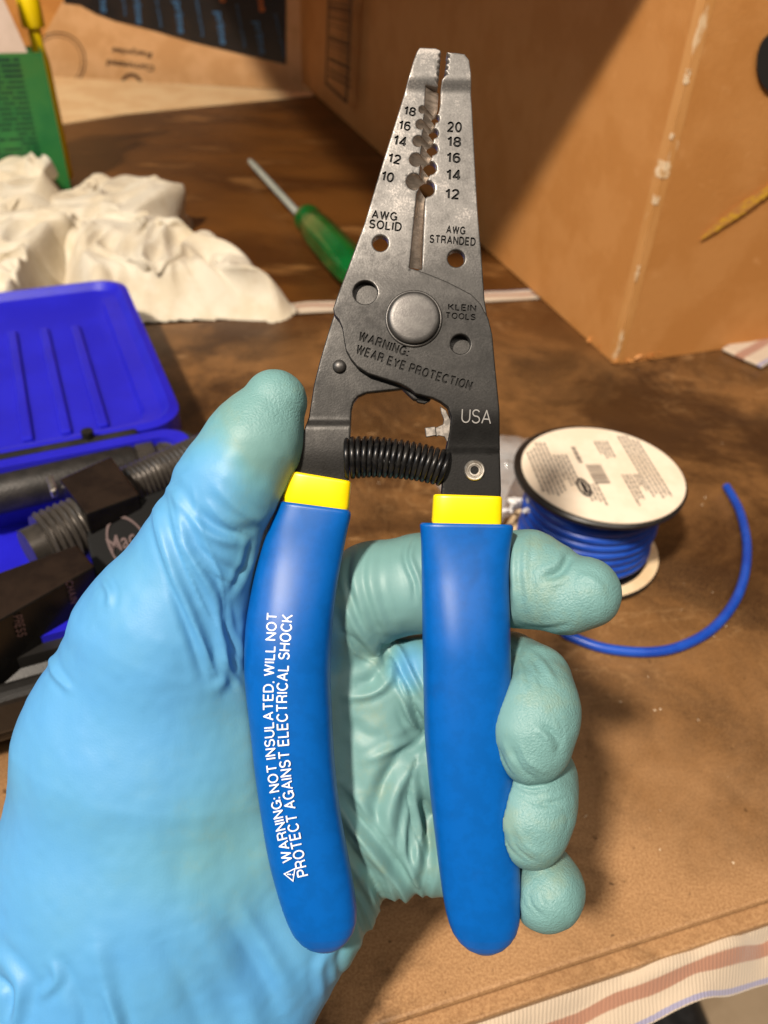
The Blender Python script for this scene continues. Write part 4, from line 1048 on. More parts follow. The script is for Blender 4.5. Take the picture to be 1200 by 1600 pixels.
# ------------------------------------------------------------------ large cardboard box
Pc = at(960, 571, 0); Pl = at(452, 112, 0); Pr = at(1200, 516, 0)
dl = (Pl-Pc); Ll = np.linalg.norm(dl); dl /= Ll
dr = Pr-Pc; dr -= dl*np.dot(dr, dl)*0.85; dr /= np.linalg.norm(dr)
BH = 0.27; Z = np.array([0, 0, 1.0]); LR = 0.55
big = empty('large_cardboard_box', (Pc+dl*Ll/2+dr*LR/2), 'large brown cardboard box with a worn taped corner standing on the bench at the right', 'cardboard box')
def wallv(P, a, b, t_in, zlo=0.0, zhi=BH, nx=1, nz=1):
    P = np.array(P); return boxm(P+Z*zlo, a, t_in, b)
nl = -dr; nr = np.cross(Z, dl); nr = nr if np.dot(nr, dr) < 0 else nr
th = 0.005
def panel(P, along, L_, inw, seed):
    """slightly warped wall sheet with thickness"""
    nu, nv = 24, 10; pts = []
    for k in (0, 1):
        for j in range(nv+1):
            for i in range(nu+1): pts.append(P+along*L_*i/nu+Z*(0.0005+BH*j/nv)+inw*(k*th))
    pts = np.array(pts); m = (nu+1)*(nv+1)
    wv_ = 0.0004*(0.5+0.5*vnoise(pts[:m], 7, seed)); u = np.tile(np.linspace(0, 1, nu+1), nv+1); wv_ *= np.minimum(1, np.minimum(u, 1-u)*12)
    pts[:m] += inw*wv_[:, None]; pts[m:] += inw*wv_[:, None]
    f = sheet(lambda u, v: 0, nu, nv)[1]; F = list(f)+[tuple(i+m for i in t)[::-1] for t in f]
    ring = [i for i in range(nu+1)]+[(j*(nu+1)+nu) for j in range(1, nv+1)]+[nv*(nu+1)+i for i in range(nu-1, -1, -1)]+[j*(nu+1) for j in range(nv-1, 0, -1)]
    for i in range(len(ring)): p, q_ = ring[i], ring[(i+1) % len(ring)]; F.append((p, p+m, q_+m, q_))
    return pts, F
def fixn(o):
    bm = bmesh.new(); bm.from_mesh(o.data); bmesh.ops.recalc_face_normals(bm, faces=bm.faces); bm.to_mesh(o.data); bm.free(); return o
fixn(mk('side_panel', *panel(Pc+dl*th, dl, Ll-th, dr, 1), M['card'], big, True, None, 50))
fixn(mk('side_panel', *panel(Pc, dr, LR, dl, 2), M['card'], big, True, None, 50))
fixn(mk('side_panel', *panel(Pc+dr*(LR-th)+dl*2*th, dl, Ll-2*th, dr, 3), M['card'], big, True, None, 50))
fixn(mk('side_panel', *panel(Pc+dl*(Ll-th)+dr*th, dr, LR-2*th, -dl, 4), M['card'], big, True, None, 50))
flap_dir = (-dr*0.97+Z*0.20); flap_dir /= np.linalg.norm(flap_dir)
FL = 0.26
fixn(mk('top_flap', *boxm(Pc+Z*(BH+0.0006)+dl*0.0, dl*Ll, flap_dir*FL, Z*0.004), M['card'], big, False))
fixn(mk('top_flap', *boxm(Pc+Z*(BH+0.0006)+dl*0.002+dr*0.01, dr*(LR-0.02), (-dl*0.3+Z)*FL*0.9, dl*0.004), M['card'], big, False))
# worn tape along the near corner
M['tape'] = mat('clear_packing_tape', srgb(210, 154, 94), srgb(200, 142, 80), rough=0.25, scale=30, c3=srgb(232, 200, 158), s3=120, t3=(0.57, 0.68), bump=0.0003, bscale=60, stretch=(1, 1, 0.35))
M['scuff'] = mat('scuffed_paper', srgb(240, 214, 176), srgb(214, 172, 120), rough=0.8, scale=200)
def skin_strip(a0, a1, z0, z1, along, outn, off, nz=14, jag=0.0, nu=3, seed=0):
    """thin strip on a wall: from Pc, a0..a1 along, z0..z1"""
    rg = np.random.default_rng(seed); V = []
    for j in range(nz+1):
        z = lerp(z0, z1, j/nz); e0_, e1_ = a0+rg.uniform(-jag, jag), a1+rg.uniform(-jag, jag)
        for i in range(nu+1): V.append(Pc+along*lerp(e0_, e1_, i/nu)+Z*z+outn*off)
    F = [(j*(nu+1)+i, j*(nu+1)+i+1, (j+1)*(nu+1)+i+1, (j+1)*(nu+1)+i) for j in range(nz) for i in range(nu)]
    return V, F
outr = -dl
a1_ = skin_strip(-0.0002, 0.0075, 0.002, BH, dl, nl, 0.0002, jag=0.0004, seed=1)
a2_ = skin_strip(-0.0002, 0.0055, 0.002, BH, dr, outr, 0.0002, jag=0.0004, seed=2)
mk('corner_tape', *join(a1_), M['tape'], big, False)
mk('corner_tape', *join(a2_), M['tape'], big, False)
sp_ = []
for i, (z, s_, wz) in enumerate([(0.058, .0010, .010), (0.104, .003, .005), (0.1185, .006, .009), (0.139, .0015, .003), (0.166, .0018, .007), (0.010, .0012, .015)]):
    sp_.append(skin_strip(-0.0006, s_, z, z+wz, dl, nl, 0.0005, nz=8, jag=0.0011, seed=20+i))
    sp_.append(skin_strip(-0.0006, s_*0.6, z, z+wz, dr, outr, 0.0005, nz=8, jag=0.0009, seed=40+i))
mk('scuffed_edge', *join(*sp_), M['scuff'], big, False, kind='stuff')
# crushed paper at the foot of the corner
cr = []
for i in range(16):
    a = random.uniform(-0.5, 0.5); base = Pc+(dl if a > 0 else dr)*abs(a)*0.07+Z*random.uniform(0.0005, 0.003)
    p = [base+np.array([random.uniform(-1, 1), random.uniform(-1, 1), random.uniform(0, 1)])*0.0035 for _ in range(4)]
    cr.append((p, [(0, 1, 2), (0, 2, 3), (0, 3, 1), (1, 3, 2)]))
mk('frayed_corner', *join(*cr), M['card'], big, False, kind='stuff')
# yellow crayon mark on the right face, hole, barcode on the left face
def facep(px, py, P, n, off=0.001): return onplane(px, py, P+n*off, n)
M['crayon'] = mat('yellow_crayon', srgb(218, 168, 52), srgb(196, 136, 72), rough=0.7, scale=220, stretch=(1, 1, 3), mixpos=(0.46, 0.54))
V, F = [], []
cm = catmull([(1095, 374), (1115, 358), (1140, 340), (1165, 322), (1200, 298), (1240, 270)], 8)
for i, p in enumerate(cm):
    t = i/(len(cm)-1); wd = 1+6*math.sin(min(1, t*1.6)*math.pi*0.62)*(0.75+0.5*random.random())
    V += [facep(p[0]-wd*0.4, p[1]-wd, Pc, outr, .0005), facep(p[0]+wd*0.4, p[1]+wd, Pc, outr, .0005)]
for i in range(len(cm)-1): F.append((2*i, 2*i+1, 2*i+3, 2*i+2))
mk('crayon_mark', V, F, M['crayon'], big, False)
V = [facep(1212+30*math.cos(a)*1.0, 98+48*math.sin(a), Pc, outr, .0006) for a in np.linspace(0, 2*math.pi, 28, endpoint=False)]
mk('hand_hole', V, [tuple(range(28))], mat('hole_dark', (0.01, 0.008, 0.006), rough=0.9), big, False)
def quadpx(x0, y0, x1, y1, x2, y2, x3, y3, P, n, off=0.0022): return ([facep(x, y, P, n, off) for x, y in ((x0, y0), (x1, y1), (x2, y2), (x3, y3))], [(0, 1, 2, 3)])
bars = [quadpx(513, -30, 516, -30, 511, 133, 508, 132, Pc, nl), quadpx(548, -30, 552, -30, 543, 162, 539, 160, Pc, nl), quadpx(508, 131, 511, 128, 543, 158, 540, 162, Pc, nl)]
y = -25
rb = np.random.default_rng(5)
while y < 118:
    wd = rb.choice([1.5, 2.5, 4, 6]); s = 24*(y+30)/160+4
    bars.append(quadpx(514, y, 548, y+s*0.75, 548, y+s*0.75+wd, 514, y+wd, Pc, nl, .0021)); y += wd+rb.choice([3, 4.5, 6.5])
mk('printed_barcode', *join(*bars), M['ink'], big, False, kind='stuff')

# ------------------------------------------------------------------ back box beyond the bench, with printed black tape
Bp = bf+np.array([0, 0.05, 0]); bdir = fd
Bn = np.array([fd[1], -fd[0], 0]); Bn = Bn if Bn[1] < 0 else -Bn
B0 = onplane(40, 110, Bp, Bn); B1 = onplane(449, 110, Bp, Bn)
B0 = np.array([B0[0], B0[1], -0.12]); B1 = np.array([B1[0], B1[1], -0.12])
back = empty('rear_cardboard_box', (B0+B1)/2-Bn*0.15, 'cardboard box behind the bench with black and blue printed tape and upside-down lettering', 'cardboard box')
bevel(fixn(mk('box_body', *boxm(B0-(B1-B0)*0.6, (B1-B0)*1.9, -Bn*0.3, Z*0.55), M['card_b'], back, False)), 0.003, 2)
st('rear_shelf', *slab([B0[:2]-np.array([1.5, .05]), B1[:2]+np.array([2, -.05]), B1[:2]+np.array([2, .8]), B0[:2]+np.array([-1.5, .8])], -0.16, -0.1205), M['plywood'])
M['ptape'] = mat('black_printed_tape', (0.012, 0.009, 0.008), (0.022, 0.014, 0.01), rough=0.35, scale=20)
M['pblue'] = mat('tape_blue_print', srgb(62, 108, 150), rough=0.5)
M['porange'] = mat('tape_orange_print', srgb(200, 110, 40), rough=0.5)
P_ = [(98, -60), (100, 5), (125, 8), (150, 22), (180, 33), (240, 48), (300, 66), (350, 78), (400, 90), (447, 101), (447, -60)]
def polypx(P, n, off, Q): return ([facep(x, y, Q, n, off) for x, y in P], [tuple(range(len(P)))])
pt = mk('printed_tape', *polypx(P_, Bn, 0.001, B0), M['ptape'], back, False)
def textpx(body, cx, cy, wd, ht, rot, n, off, Q, m, name, parent, bold=0.0, shear=0):
    v, f = fit_text(body, cx, cy, wd, ht, rot, bold, shear)
    return mk(name, [facep(x, y, Q, n, off) for x, y in v], f, m, parent, False)
for i, (x, yb) in enumerate([(158, 20), (213, 38), (278, 53), (343, 70), (404, 85)]):
    textpx('prime', x+1, yb-26, 52, 15, 84-i, Bn, .002, B0, M['pblue'], 'printed_lettering', pt, 0.02, 0.2)
    textpx('prime', x+1, yb-92, 52, 15, 84-i, Bn, .002, B0, M['porange' if i > 2 else 'pblue'], 'printed_lettering', pt, 0.02, 0.2)
    textpx('amazon prime', x+33, yb-30, 70, 6, 82-i, Bn, .002, B0, M['pblue'], 'printed_lettering', pt, 0.0)
textpx('Corrugated', 204, 101, 74, 13, 187, Bn, .001, B0, M['ink_b'], 'printed_lettering', back, 0.02)
textpx('Recycles', 206, 81, 62, 12, 187, Bn, .001, B0, M['ink_b'], 'printed_lettering', back, 0.02)
V, F = [], []
for (cx, cy, r0_, r1_) in ((205, 132, 17, 12), (90, 96, 44, 42), (90, 96, 38, 37)):
    V, F = [], []; b = 0
    for i in range(40):
        a = 2*math.pi*i/40
        for r_ in (r0_, r1_): V.append(facep(cx+r_*math.cos(a), cy+r_*1.05*math.sin(a), B0, Bn, .001))
    F += [(b+2*i, b+2*((i+1) % 40), b+2*((i+1) % 40)+1, b+2*i+1) for i in range(40)]
    mk('printed_ring', V, F, M['ink'], back, False)
# pale cream wedge laid on the far end of the bench
st('far_pale_strip', *slab([at(60, 200, 0)[:2], at(200, 178, 0)[:2], at(400, 158, 0)[:2], at(490, 150, 0)[:2], at(486, 144, 0)[:2], at(60, 120, 0)[:2]], -0.0004, 0.0012), M['pale'])

# ------------------------------------------------------------------ green carton, open, with yellow capped bottle
g0 = at(112, 300, 0); GH = 0.118
gn = np.array([0.40, -0.92, 0]); gn /= np.linalg.norm(gn); gx_ = np.array([-gn[1], gn[0], 0])
gt = empty('green_carton', g0-gx_*0.07-gn*0.03, 'open green printed carton standing on the bench behind the white rags', 'carton')
M['green'] = mat('green_carton_print', srgb(26, 104, 54), srgb(40, 124, 62), rough=0.4, scale=12, c3=srgb(64, 104, 44), s3=6, t3=(0.4, 0.7))
M['greentext'] = mat('dark_green_ink', srgb(6, 40, 34), rough=0.5)
M['cream'] = mat('carton_white_board', srgb(222, 200, 184), srgb(210, 188, 170), rough=0.7, scale=30)
M['tan'] = mat('carton_inner_board', srgb(206, 140, 66), srgb(190, 124, 54), rough=0.7, scale=30)
GW, GD = 0.20, 0.075
lean = np.array([0, 0, 1.0])
t_ = 0.0018
fixn(mk('front_panel', *boxm(g0-gx_*GW, gx_*GW, -gn*t_, lean*GH), M['green'], gt, False))
fixn(mk('back_panel', *boxm(g0-gx_*GW-gn*GD, gx_*GW, gn*t_, lean*GH), M['green'], gt, False))
fixn(mk('end_panel', *boxm(g0-gx_*t_*0-gn*t_*1.05, gx_*(-t_), -gn*(GD-2.1*t_), lean*GH), M['green'], gt, False))
fixn(mk('end_panel', *boxm(g0-gx_*(GW-t_)-gn*t_*1.05, gx_*(-t_), -gn*(GD-2.1*t_), lean*GH), M['green'], gt, False))
fl = gn*0.08+Z; fl /= np.linalg.norm(fl)
ff = fixn(mk('front_flap', *([g0-gx_*GW+Z*GH, g0-gx_*0.012+Z*GH, g0-gx_*0.03+Z*GH+fl*0.075, g0-gx_*(GW-.01)+Z*GH+fl*0.075]+[p-gn*0.0015 for p in (g0-gx_*GW+Z*GH, g0-gx_*0.012+Z*GH, g0-gx_*0.03+Z*GH+fl*0.075, g0-gx_*(GW-.01)+Z*GH+fl*0.075)],
    [(0, 1, 2, 3), (4, 7, 6, 5), (0, 4, 5, 1), (1, 5, 6, 2), (2, 6, 7, 3), (3, 7, 4, 0)]), M['cream'], gt, False))
bp_ = [onplane(x, y, g0-gn*(GD-0.003), gn) for x, y in [(-60, 74), (60, 72), (101, -4), (112, -26), (-60, -26)]]
fixn(mk('back_flap', bp_+[p-gn*0.0015 for p in bp_], [(0, 1, 2, 3, 4), (9, 8, 7, 6, 5)]+[(i, (i+1) % 5, (i+1) % 5+5, i+5) for i in range(5)], M['tan'], gt, False))
# lines of small print
rp = np.random.default_rng(3); L_ = []
for i in range(26):
    z = GH-0.006-0.0042*i
    if z < 0.01: break
    x = 0.020
    while x < 0.16:
        w_ = rp.uniform(0.004, 0.018); hgt = 0.0014 if i > 3 else 0.002
        if rp.random() < 0.9: L_.append(boxm(g0-gx_*(x+w_)+Z*z+gn*0.0002, gx_*w_, gn*0.0002, Z*hgt))
        x += w_+0.0022
mk('small_print', *join(*L_), M['greentext'], gt, False, kind='stuff')
L_ = []
for i in range(14):
    x = 0.034
    while x < 0.14:
        w_ = rp.uniform(0.003, 0.01); L_.append(boxm(g0-gx_*(x+w_)+Z*GH+fl*(0.006+0.0045*i)+gn*0.0003, gx_*w_, gn*0.0002, fl*0.0011)); x += w_+0.002
mk('small_print', *join(*L_), mat('grey_ink', srgb(110, 84, 78), rough=.7), ff, False, kind='stuff')
M['yel'] = mat('yellow_plastic', (0.85, 0.62, 0.0), rough=0.4)
bc = onplane(50, 30, g0-gn*0.035, gn); bc[2] = 0
yb_ = empty('yellow_bottle', bc+Z*0.002, 'bright yellow plastic bottle standing in the open green carton', 'bottle')
mk('bottle_body', *tube([bc+Z*z for z in (0.003, 0.006, 0.09, 0.105, 0.118, 0.132)], [0.006, 0.0075, 0.0075, 0.0075, 0.0055, 0.0055], 24), M['yel'], yb_)
mk('bottle_cap', *tube([bc+Z*z for z in (0.1325, 0.134, 0.156, 0.158)], [0.009, 0.0100, 0.0098, 0.009], 24), M['yel'], yb_)
# ------------------------------------------------------------------ crumpled white rags
M['rag'] = mat('white_rag', srgb(218, 209, 189), srgb(206, 193, 168), rough=0.9, scale=30, bump=0.0006, bscale=700, c3=srgb(224, 196, 130), s3=14, t3=(0.6, 0.75), sheen=0.25)
def rag(name, foot, hmax, seed, label, z0=0.0, warp=0.022, res=0.0020):
    P = np.array([at(x, y, z0)[:2] for x, y in foot]); P = np.array(catmull(P, 5, True))
    A, B = P, np.roll(P, -1, 0); lo, hi = P.min(0)-0.01, P.max(0)+0.01
    xs = np.arange(lo[0], hi[0], res); ys = np.arange(lo[1], hi[1], res)
    G = np.array([(x, y) for y in ys for x in xs]); ins = inside(G, A, B); d = segdist(G, A, B); d = np.where(ins, d, -d)
    Q = np.stack([G[:, 0], G[:, 1], np.zeros(len(G))], 1)
    w1 = np.stack([vnoise(Q, 22, seed), vnoise(Q, 22, seed+1), np.zeros(len(G))], 1)*0.030
    def ridge(s, k): return 1-np.abs(vnoise(Q+w1, s, seed+k))*2
    r1, r2, r3 = ridge(17, 3), ridge(38, 5), ridge(80, 9)
    low = 0.5+0.5*vnoise(Q, 11, seed+20)
    rgk = np.random.default_rng(seed)
    def facets(nn_, slope, sign):
        S_ = np.stack([rgk.uniform(lo[0], hi[0], nn_), rgk.uniform(lo[1], hi[1], nn_)], 1); gr = rgk.normal(0, slope, (nn_, 2)); of = rgk.uniform(-0.25, 0.25, nn_); best = None
        W = Q[:, :2]+w1[:, :2]*0.5
        for k_ in range(nn_):
            dd_ = W-S_[k_]; hk = of[k_]+dd_@gr[k_]-sign*slope*0.75*np.hypot(dd_[:, 0], dd_[:, 1])
            hk = hk*sign; best = hk if best is None else np.maximum(best, hk)
        best = best*sign; return (best-np.median(best))/(best.std()+1e-9)
    f1 = facets(60, 22, 1)*0.5+facets(60, 22, -1)*0.5; f2 = facets(340, 30, 1)*0.5+facets(340, 30, -1)*0.5
    env = sstep(-0.001, 0.020, d)
    h = hmax*env*np.clip(0.46+0.22*low+0.10*r1+0.11*np.clip(f1, -2, 2)+0.115*np.clip(f2, -2, 2)+0.10*r2+0.09*r3, 0.05, 1.15)
    h = np.maximum(h, 0.0008)+0.001*env
    dx = (vnoise(Q, 30, seed+31))*warp*env; dy = (vnoise(Q, 30, seed+33))*warp*env
    V = np.stack([G[:, 0]+dx, G[:, 1]+dy, z0+h], 1); nx = len(xs); ny = len(ys); F = []
    ok = (d > -0.0015).reshape(ny, nx)
    for j in range(ny-1):
        for i in range(nx-1):
            if ok[j, i] and ok[j, i+1] and ok[j+1, i] and ok[j+1, i+1]: F.append((j*nx+i, j*nx+i+1, (j+1)*nx+i+1, (j+1)*nx+i))
    used = np.unique(np.array(F)); mp = np.full(len(V), -1); mp[used] = np.arange(len(used))
    o = mk(name, V[used], mp[np.array(F)], M['rag'], None, True, None, 80)
    o.modifiers.new('sub', 'SUBSURF').render_levels = 1; o.modifiers['sub'].levels = 1
    s = o.modifiers.new('thick', 'SOLIDIFY'); s.thickness = 0.0012; s.offset = -1
    return tag(o, label, 'rag', 'white rags on the bench')
rag('rag', [(-90, 390), (-60, 320), (10, 300), (60, 295), (120, 320), (130, 380), (105, 450), (60, 540), (-60, 560)], 0.050, 11, 'crumpled white rag at the far left, below the green carton')
rag('rag', [(75, 345), (120, 315), (200, 320), (265, 330), (300, 345), (290, 390), (330, 405), (385, 430), (430, 465), (462, 482), (440, 503), (380, 500), (300, 500), (220, 505), (130, 510), (95, 440), (60, 400)], 0.046, 29, 'crumpled white rag stretching right from the blue case towards the screwdriver')

# ------------------------------------------------------------------ screwdriver
s0 = at(389, 250, 0.010); s1 = at(478, 347, 0.012); sd = (s1-s0)/np.linalg.norm(s1-s0); HL = 0.105
scd = empty('screwdriver', (s1[0], s1[1], 0), 'screwdriver with a clear green fluted handle lying on the dark bench behind the stripper', 'screwdriver')
M['greenh'] = mat('clear_green_acetate', (0.0, 0.085, 0.012), (0.0, 0.11, 0.018), rough=0.12, scale=60, coat=0.5)
M['shaft'] = mat('plated_shaft', (0.62, 0.74, 0.70), (0.46, 0.58, 0.54), rough=0.35, metal=0.5, scale=120)
sh = np.linalg.norm(s1-s0)
mk('shaft', *tube([s0+sd*t for t in (0, 0.01, 0.03, sh+0.01)], [0.0012, 0.0030, 0.0034, 0.0034], 16), M['shaft'], scd)
V, F = [], []; prof = [(0, .006), (.001, .0105), (.006, .0125), (.012, .0125), (.018, .0105), (.024, .0115), (.032, .014), (.050, .0145), (.100, .0150), (.125, .0140), (.136, .011), (.142, .006)]
up3 = np.array([0, 0, 1.0]); sx_ = np.cross(sd, up3); sx_ /= np.linalg.norm(sx_); sy_ = np.cross(sx_, sd)
nseg = 48
s1h = np.array([s1[0], s1[1], 0.0165]); sdh = sd.copy(); sdh[2] = 0; sdh /= np.linalg.norm(sdh)
for t, r_ in prof:
    fl_ = 0.10*float(sstep(.024, .04, t))
    for i in range(nseg):
        a = 2*math.pi*i/nseg; rr_ = r_*(1-fl_*(0.5+0.5*math.cos(a*6))); V.append(s1h+sdh*t+rr_*(math.cos(a)*sx_+math.sin(a)*sy_))
for j in range(len(prof)-1):
    for i in range(nseg): k = (i+1) % nseg; F.append((j*nseg+i, (j+1)*nseg+i, (j+1)*nseg+k, j*nseg+k))
F += [tuple(range(nseg)), tuple((len(prof)-1)*nseg+i for i in range(nseg))[::-1]]
fixn(mk('handle', V, F, M['greenh'], scd, True, None, 60))

# ------------------------------------------------------------------ wire spool
sb = at(905, 858, 0.0); SH = 0.046; SR = 0.0355
# height that puts the top flange centre at its place in the photo
best = min(np.arange(0.02, 0.08, 0.001), key=lambda h: abs(np.dot(ray(938, 735), np.cross(rt, np.array([sb[0], sb[1], h])-CAM))))
SH = float(best)
spool = empty('wire_spool', sb, 'spool of blue wire standing on the bench, white printed label on its black top flange', 'wire spool')
M['sblack'] = mat('black_spool_plastic', (0.010, 0.009, 0.008), (0.018, 0.016, 0.014), rough=0.35, scale=60)
M['label'] = mat('paper_label', srgb(238, 222, 200), srgb(230, 212, 188), rough=0.55, scale=60)
M['wire'] = mat('blue_wire_insulation', srgb(18, 66, 168), srgb(28, 80, 184), rough=0.35, scale=60)
M['tanp'] = mat('tan_spool_card', srgb(232, 208, 172), srgb(220, 190, 150), rough=0.6, scale=60)
M['lgrey'] = mat('label_print', srgb(128, 116, 106), rough=0.7)
M['lblack'] = mat('label_black_print', srgb(40, 36, 36), rough=0.6)
def cyl(c, prof, n=72): return tube([np.array([c[0], c[1], z]) for r_, z in prof], [r_ for r_, z in prof], n)
mk('top_flange', *cyl(sb, [(SR*1.0, SH-0.0034), (SR*1.05, SH-0.0025), (SR*1.055, SH-0.001), (SR*1.03, SH-0.0003)]), M['sblack'], spool)
mk('bottom_flange', *cyl(sb, [(SR*0.98, 0.0), (SR*1.02, 0.0008), (SR*1.02, 0.0025), (SR*1.0, 0.003)]), M['sblack'], spool)
V, F = [], []
for i in range(72):
    a = 2*math.pi*i/72
    for r_ in (SR*0.86, SR*1.01): V.append((sb[0]+r_*math.cos(a), sb[1]+r_*math.sin(a), 0.0034))
F = [(2*i, 2*i+1, 2*((i+1) % 72)+1, 2*((i+1) % 72)) for i in range(72)]
mk('flange_rim', V, F, M['tanp'], spool, False)
lb = mk('label', *cyl(sb+np.array([.0009, -.0009, 0]), [(SR*0.99, SH-0.0002), (SR*0.99, SH+0.0003)]), M['label'], spool, True, None, 30)
mk('core', *cyl(sb, [(SR*0.35, 0.003), (SR*0.35, SH-0.0032)]), M['sblack'], spool)
# wound wire: outer turns
WR = 0.0021; P = []; turns = int((SH-0.008)/(WR*2)); z0 = 0.0035+WR
rwd = SR*0.80
for layer, rw in enumerate((rwd, rwd-0.0034)):
    P = []
    tn = int((SH-0.0075-2*WR)/(WR*2.02))
    for i in range(tn*40+1):
        a = 2*math.pi*i/40+layer; z = z0+WR*2.02*i/40
        P.append((sb[0]+(rw+0.0003*math.sin(a*0.31+layer))*math.cos(a), sb[1]+rw*math.sin(a), z))
    mk('wound_wire', *tube(P, WR, 8), M['wire'], spool, True, None, 80)
# label printing, built in the label's own plane, axis turned as in the photo
la = at(990, 850, SH)-at(870, 620, SH); la = la[:2]/np.linalg.norm(la[:2]); lbx = np.array([la[0], la[1]]); lby = np.array([-la[1], la[0]])
def lq(u, v, z=0.0006): p = sb[:2]+lbx*u+lby*v; return (p[0], p[1], SH+z)
L_, rp = [], np.random.default_rng(8)
def lines(u0, u1, v0, n, dv, lh=0.0009):
    for i in range(n):
        u = u0; uu = u1-rp.uniform(0, 0.006)
        while u < uu:
            w_ = rp.uniform(0.001, 0.004); ue = min(u+w_, uu); v = v0+i*dv
            if (ue**2+v**2)**.5 < SR*0.93 and (u**2+v**2)**.5 < SR*0.93: L_.append(([lq(u, v), lq(ue, v), lq(ue, v+lh), lq(u, v+lh)], [(0, 1, 2, 3)]))
            u = ue+0.0006
lines(-0.026, 0.022, 0.0165, 5, 0.0019); lines(-0.022, 0.018, -0.0295, 6, 0.0019); lines(-0.012, 0.012, -0.018, 4, 0.0018)
lines(0.004, 0.026, 0.0082, 3, 0.0017); lines(0.010, 0.026, -0.0105, 4, 0.0017); lines(0.004, 0.018, 0.0135, 2, 0.0015)
lines(-0.022, -0.008, 0.004, 4, 0.0018); lines(-0.018, -0.004, -0.008, 1, 0.001, 0.002)
mk('small_print', *join(*L_), M['lgrey'], lb, False, kind='stuff')
L_ = []; u = -0.004
while u < 0.010:
    w_ = rp.choice([0.0004, 0.0008, 0.0012]); L_.append(([lq(u, -0.0055), lq(u+w_, -0.0055), lq(u+w_, 0.0015), lq(u, 0.0015)], [(0, 1, 2, 3)])); u += w_+rp.choice([0.0004, 0.0007])
mk('barcode', *join(*L_), M['lgrey'], lb, False, kind='stuff')
V, F = [], []; cu, cv = 0.0115, 0.0085
lc = at(912, 763, SH)[:2]-sb[:2]; cu, cv = float(lc@lbx), float(lc@lby)
for i in range(36):
    a = 2*math.pi*i/36
    for s_ in (1.0, 0.78): V.append(lq(cu+0.0066*s_*math.cos(a), cv+0.0028*(s_ if s_ == 1 else 0.62)*math.sin(a), .0007))
F = [(2*i, 2*i+1, 2*((i+1) % 36)+1, 2*((i+1) % 36)) for i in range(36)]
b = len(V); V += [lq(cu-.0042, cv-.0009, .0007), lq(cu+.0042, cv-.0009, .0007), lq(cu+.0042, cv+.0009, .0007), lq(cu-.0042, cv+.0009, .0007)]; F.append((b, b+1, b+2, b+3))
mk('oval_logo', V, F, M['lblack'], lb, False)
# loose wire end
wp = [(880, 985), (905, 1000), (950, 1014), (1010, 1019), (1060, 1011), (1110, 985), (1145, 945), (1163, 900), (1167, 850), (1158, 805), (1147, 780), (1135, 760)]
wpts = [at(x, y, 0.0022) for x, y in wp]; wpts = [np.array([sb[0]-0.01, sb[1]-SR*0.82, 0.012]), np.array([sb[0]-0.018, sb[1]-SR*1.25, 0.0045])]+wpts
wpts = catmull(wpts, 8)
lw = mk('loose_wire_end', *tube(wpts, 0.0021, 14), M['wire'], spool, True, None, 80)
e = np.array(wpts[-1]); dd = e-np.array(wpts[-2]); dd /= np.linalg.norm(dd)
mk('copper_strands', *tube([e-dd*0.001, e+dd*0.0012], 0.0012, 10), mat('copper', (0.75, 0.5, 0.35), rough=0.35, metal=0.9), lw)

# clear plastic bag with small white flecks, left of the spool
def bag():
    c = at(835, 790, 0.0); c = np.array([c[0]-0.012, c[1]+0.004, 0]); V, F = [], []; nu, nv = 60, 26; pts = []
    for j in range(nv+1):
        t = math.pi*j/nv
        for i in range(nu):
            p = 2*math.pi*i/nu; pts.append((c[0]+0.040*math.sin(t)*math.cos(p), c[1]+0.030*math.sin(t)*math.sin(p), 0.014+0.0125*math.cos(t)))
    pts = np.array(pts); nz_ = (1-np.abs(vnoise(pts, 110, 3))*2)+0.5*(1-np.abs(vnoise(pts, 230, 8))*2); d = pts-np.array([c[0], c[1], 0.014]); d /= np.linalg.norm(d, axis=1)[:, None]+1e-9
    pts += d*nz_[:, None]*0.0022; pts[:, 2] = np.maximum(pts[:, 2], 0.0006)
    # keep clear of the spool
    for j in range(nv):
        for i in range(nu): k = (i+1) % nu; F.append((j*nu+i, (j+1)*nu+i, (j+1)*nu+k, j*nu+k))
    q_ = pts[:, :2]-sb[:2]; r_ = np.linalg.norm(q_, axis=1); m = r_ < SR*1.06; pts[m, :2] = sb[:2]+q_[m]/r_[m][:, None]*SR*1.06
    return pts, F, c
pts, F, bcn = bag()
M['film'] = bpy.data.materials.new('clear_film'); M['film'].use_nodes = True
N, Lk = nodes(M['film']); b = N['Principled BSDF']; tr = N.new('ShaderNodeBsdfTransparent'); ms = N.new('ShaderNodeMixShader'); ms.inputs[0].default_value = 0.22
b.inputs['Base Color'].default_value = (0.8, 0.8, 0.8, 1); b.inputs['Roughness'].default_value = 0.08
Lk.new(tr.outputs[0], ms.inputs[1]); Lk.new(b.outputs[0], ms.inputs[2]); Lk.new(ms.outputs[0], N['Material Output'].inputs[0])
tag(mk('plastic_bag', pts, F, M['film'], None, True, None, 30), 'crumpled clear plastic bag on the bench against the left side of the wire spool', 'plastic bag')
M['fleck'] = mat('white_fleck', (0.85, 0.82, 0.8), rough=0.5)
L_ = []
for i in range(26):
    x, y = random.uniform(788, 868), 0; y = 798+random.uniform(-16, 16)+(x-830)*0.05
    z = random.uniform(0.012, 0.03); p = at(x, y, z)
    v, f = ell((0, 0, 0), random.uniform(.0010, .0020), random.uniform(.0016, .0036), .0013, 8, 5); a = random.uniform(0, 3.1)
    v = [(p[0]+q_[0]*math.cos(a)-q_[1]*math.sin(a), p[1]+q_[0]*math.sin(a)+q_[1]*math.cos(a), p[2]+q_[2]) for q_ in v]
    L_.append((v, f))
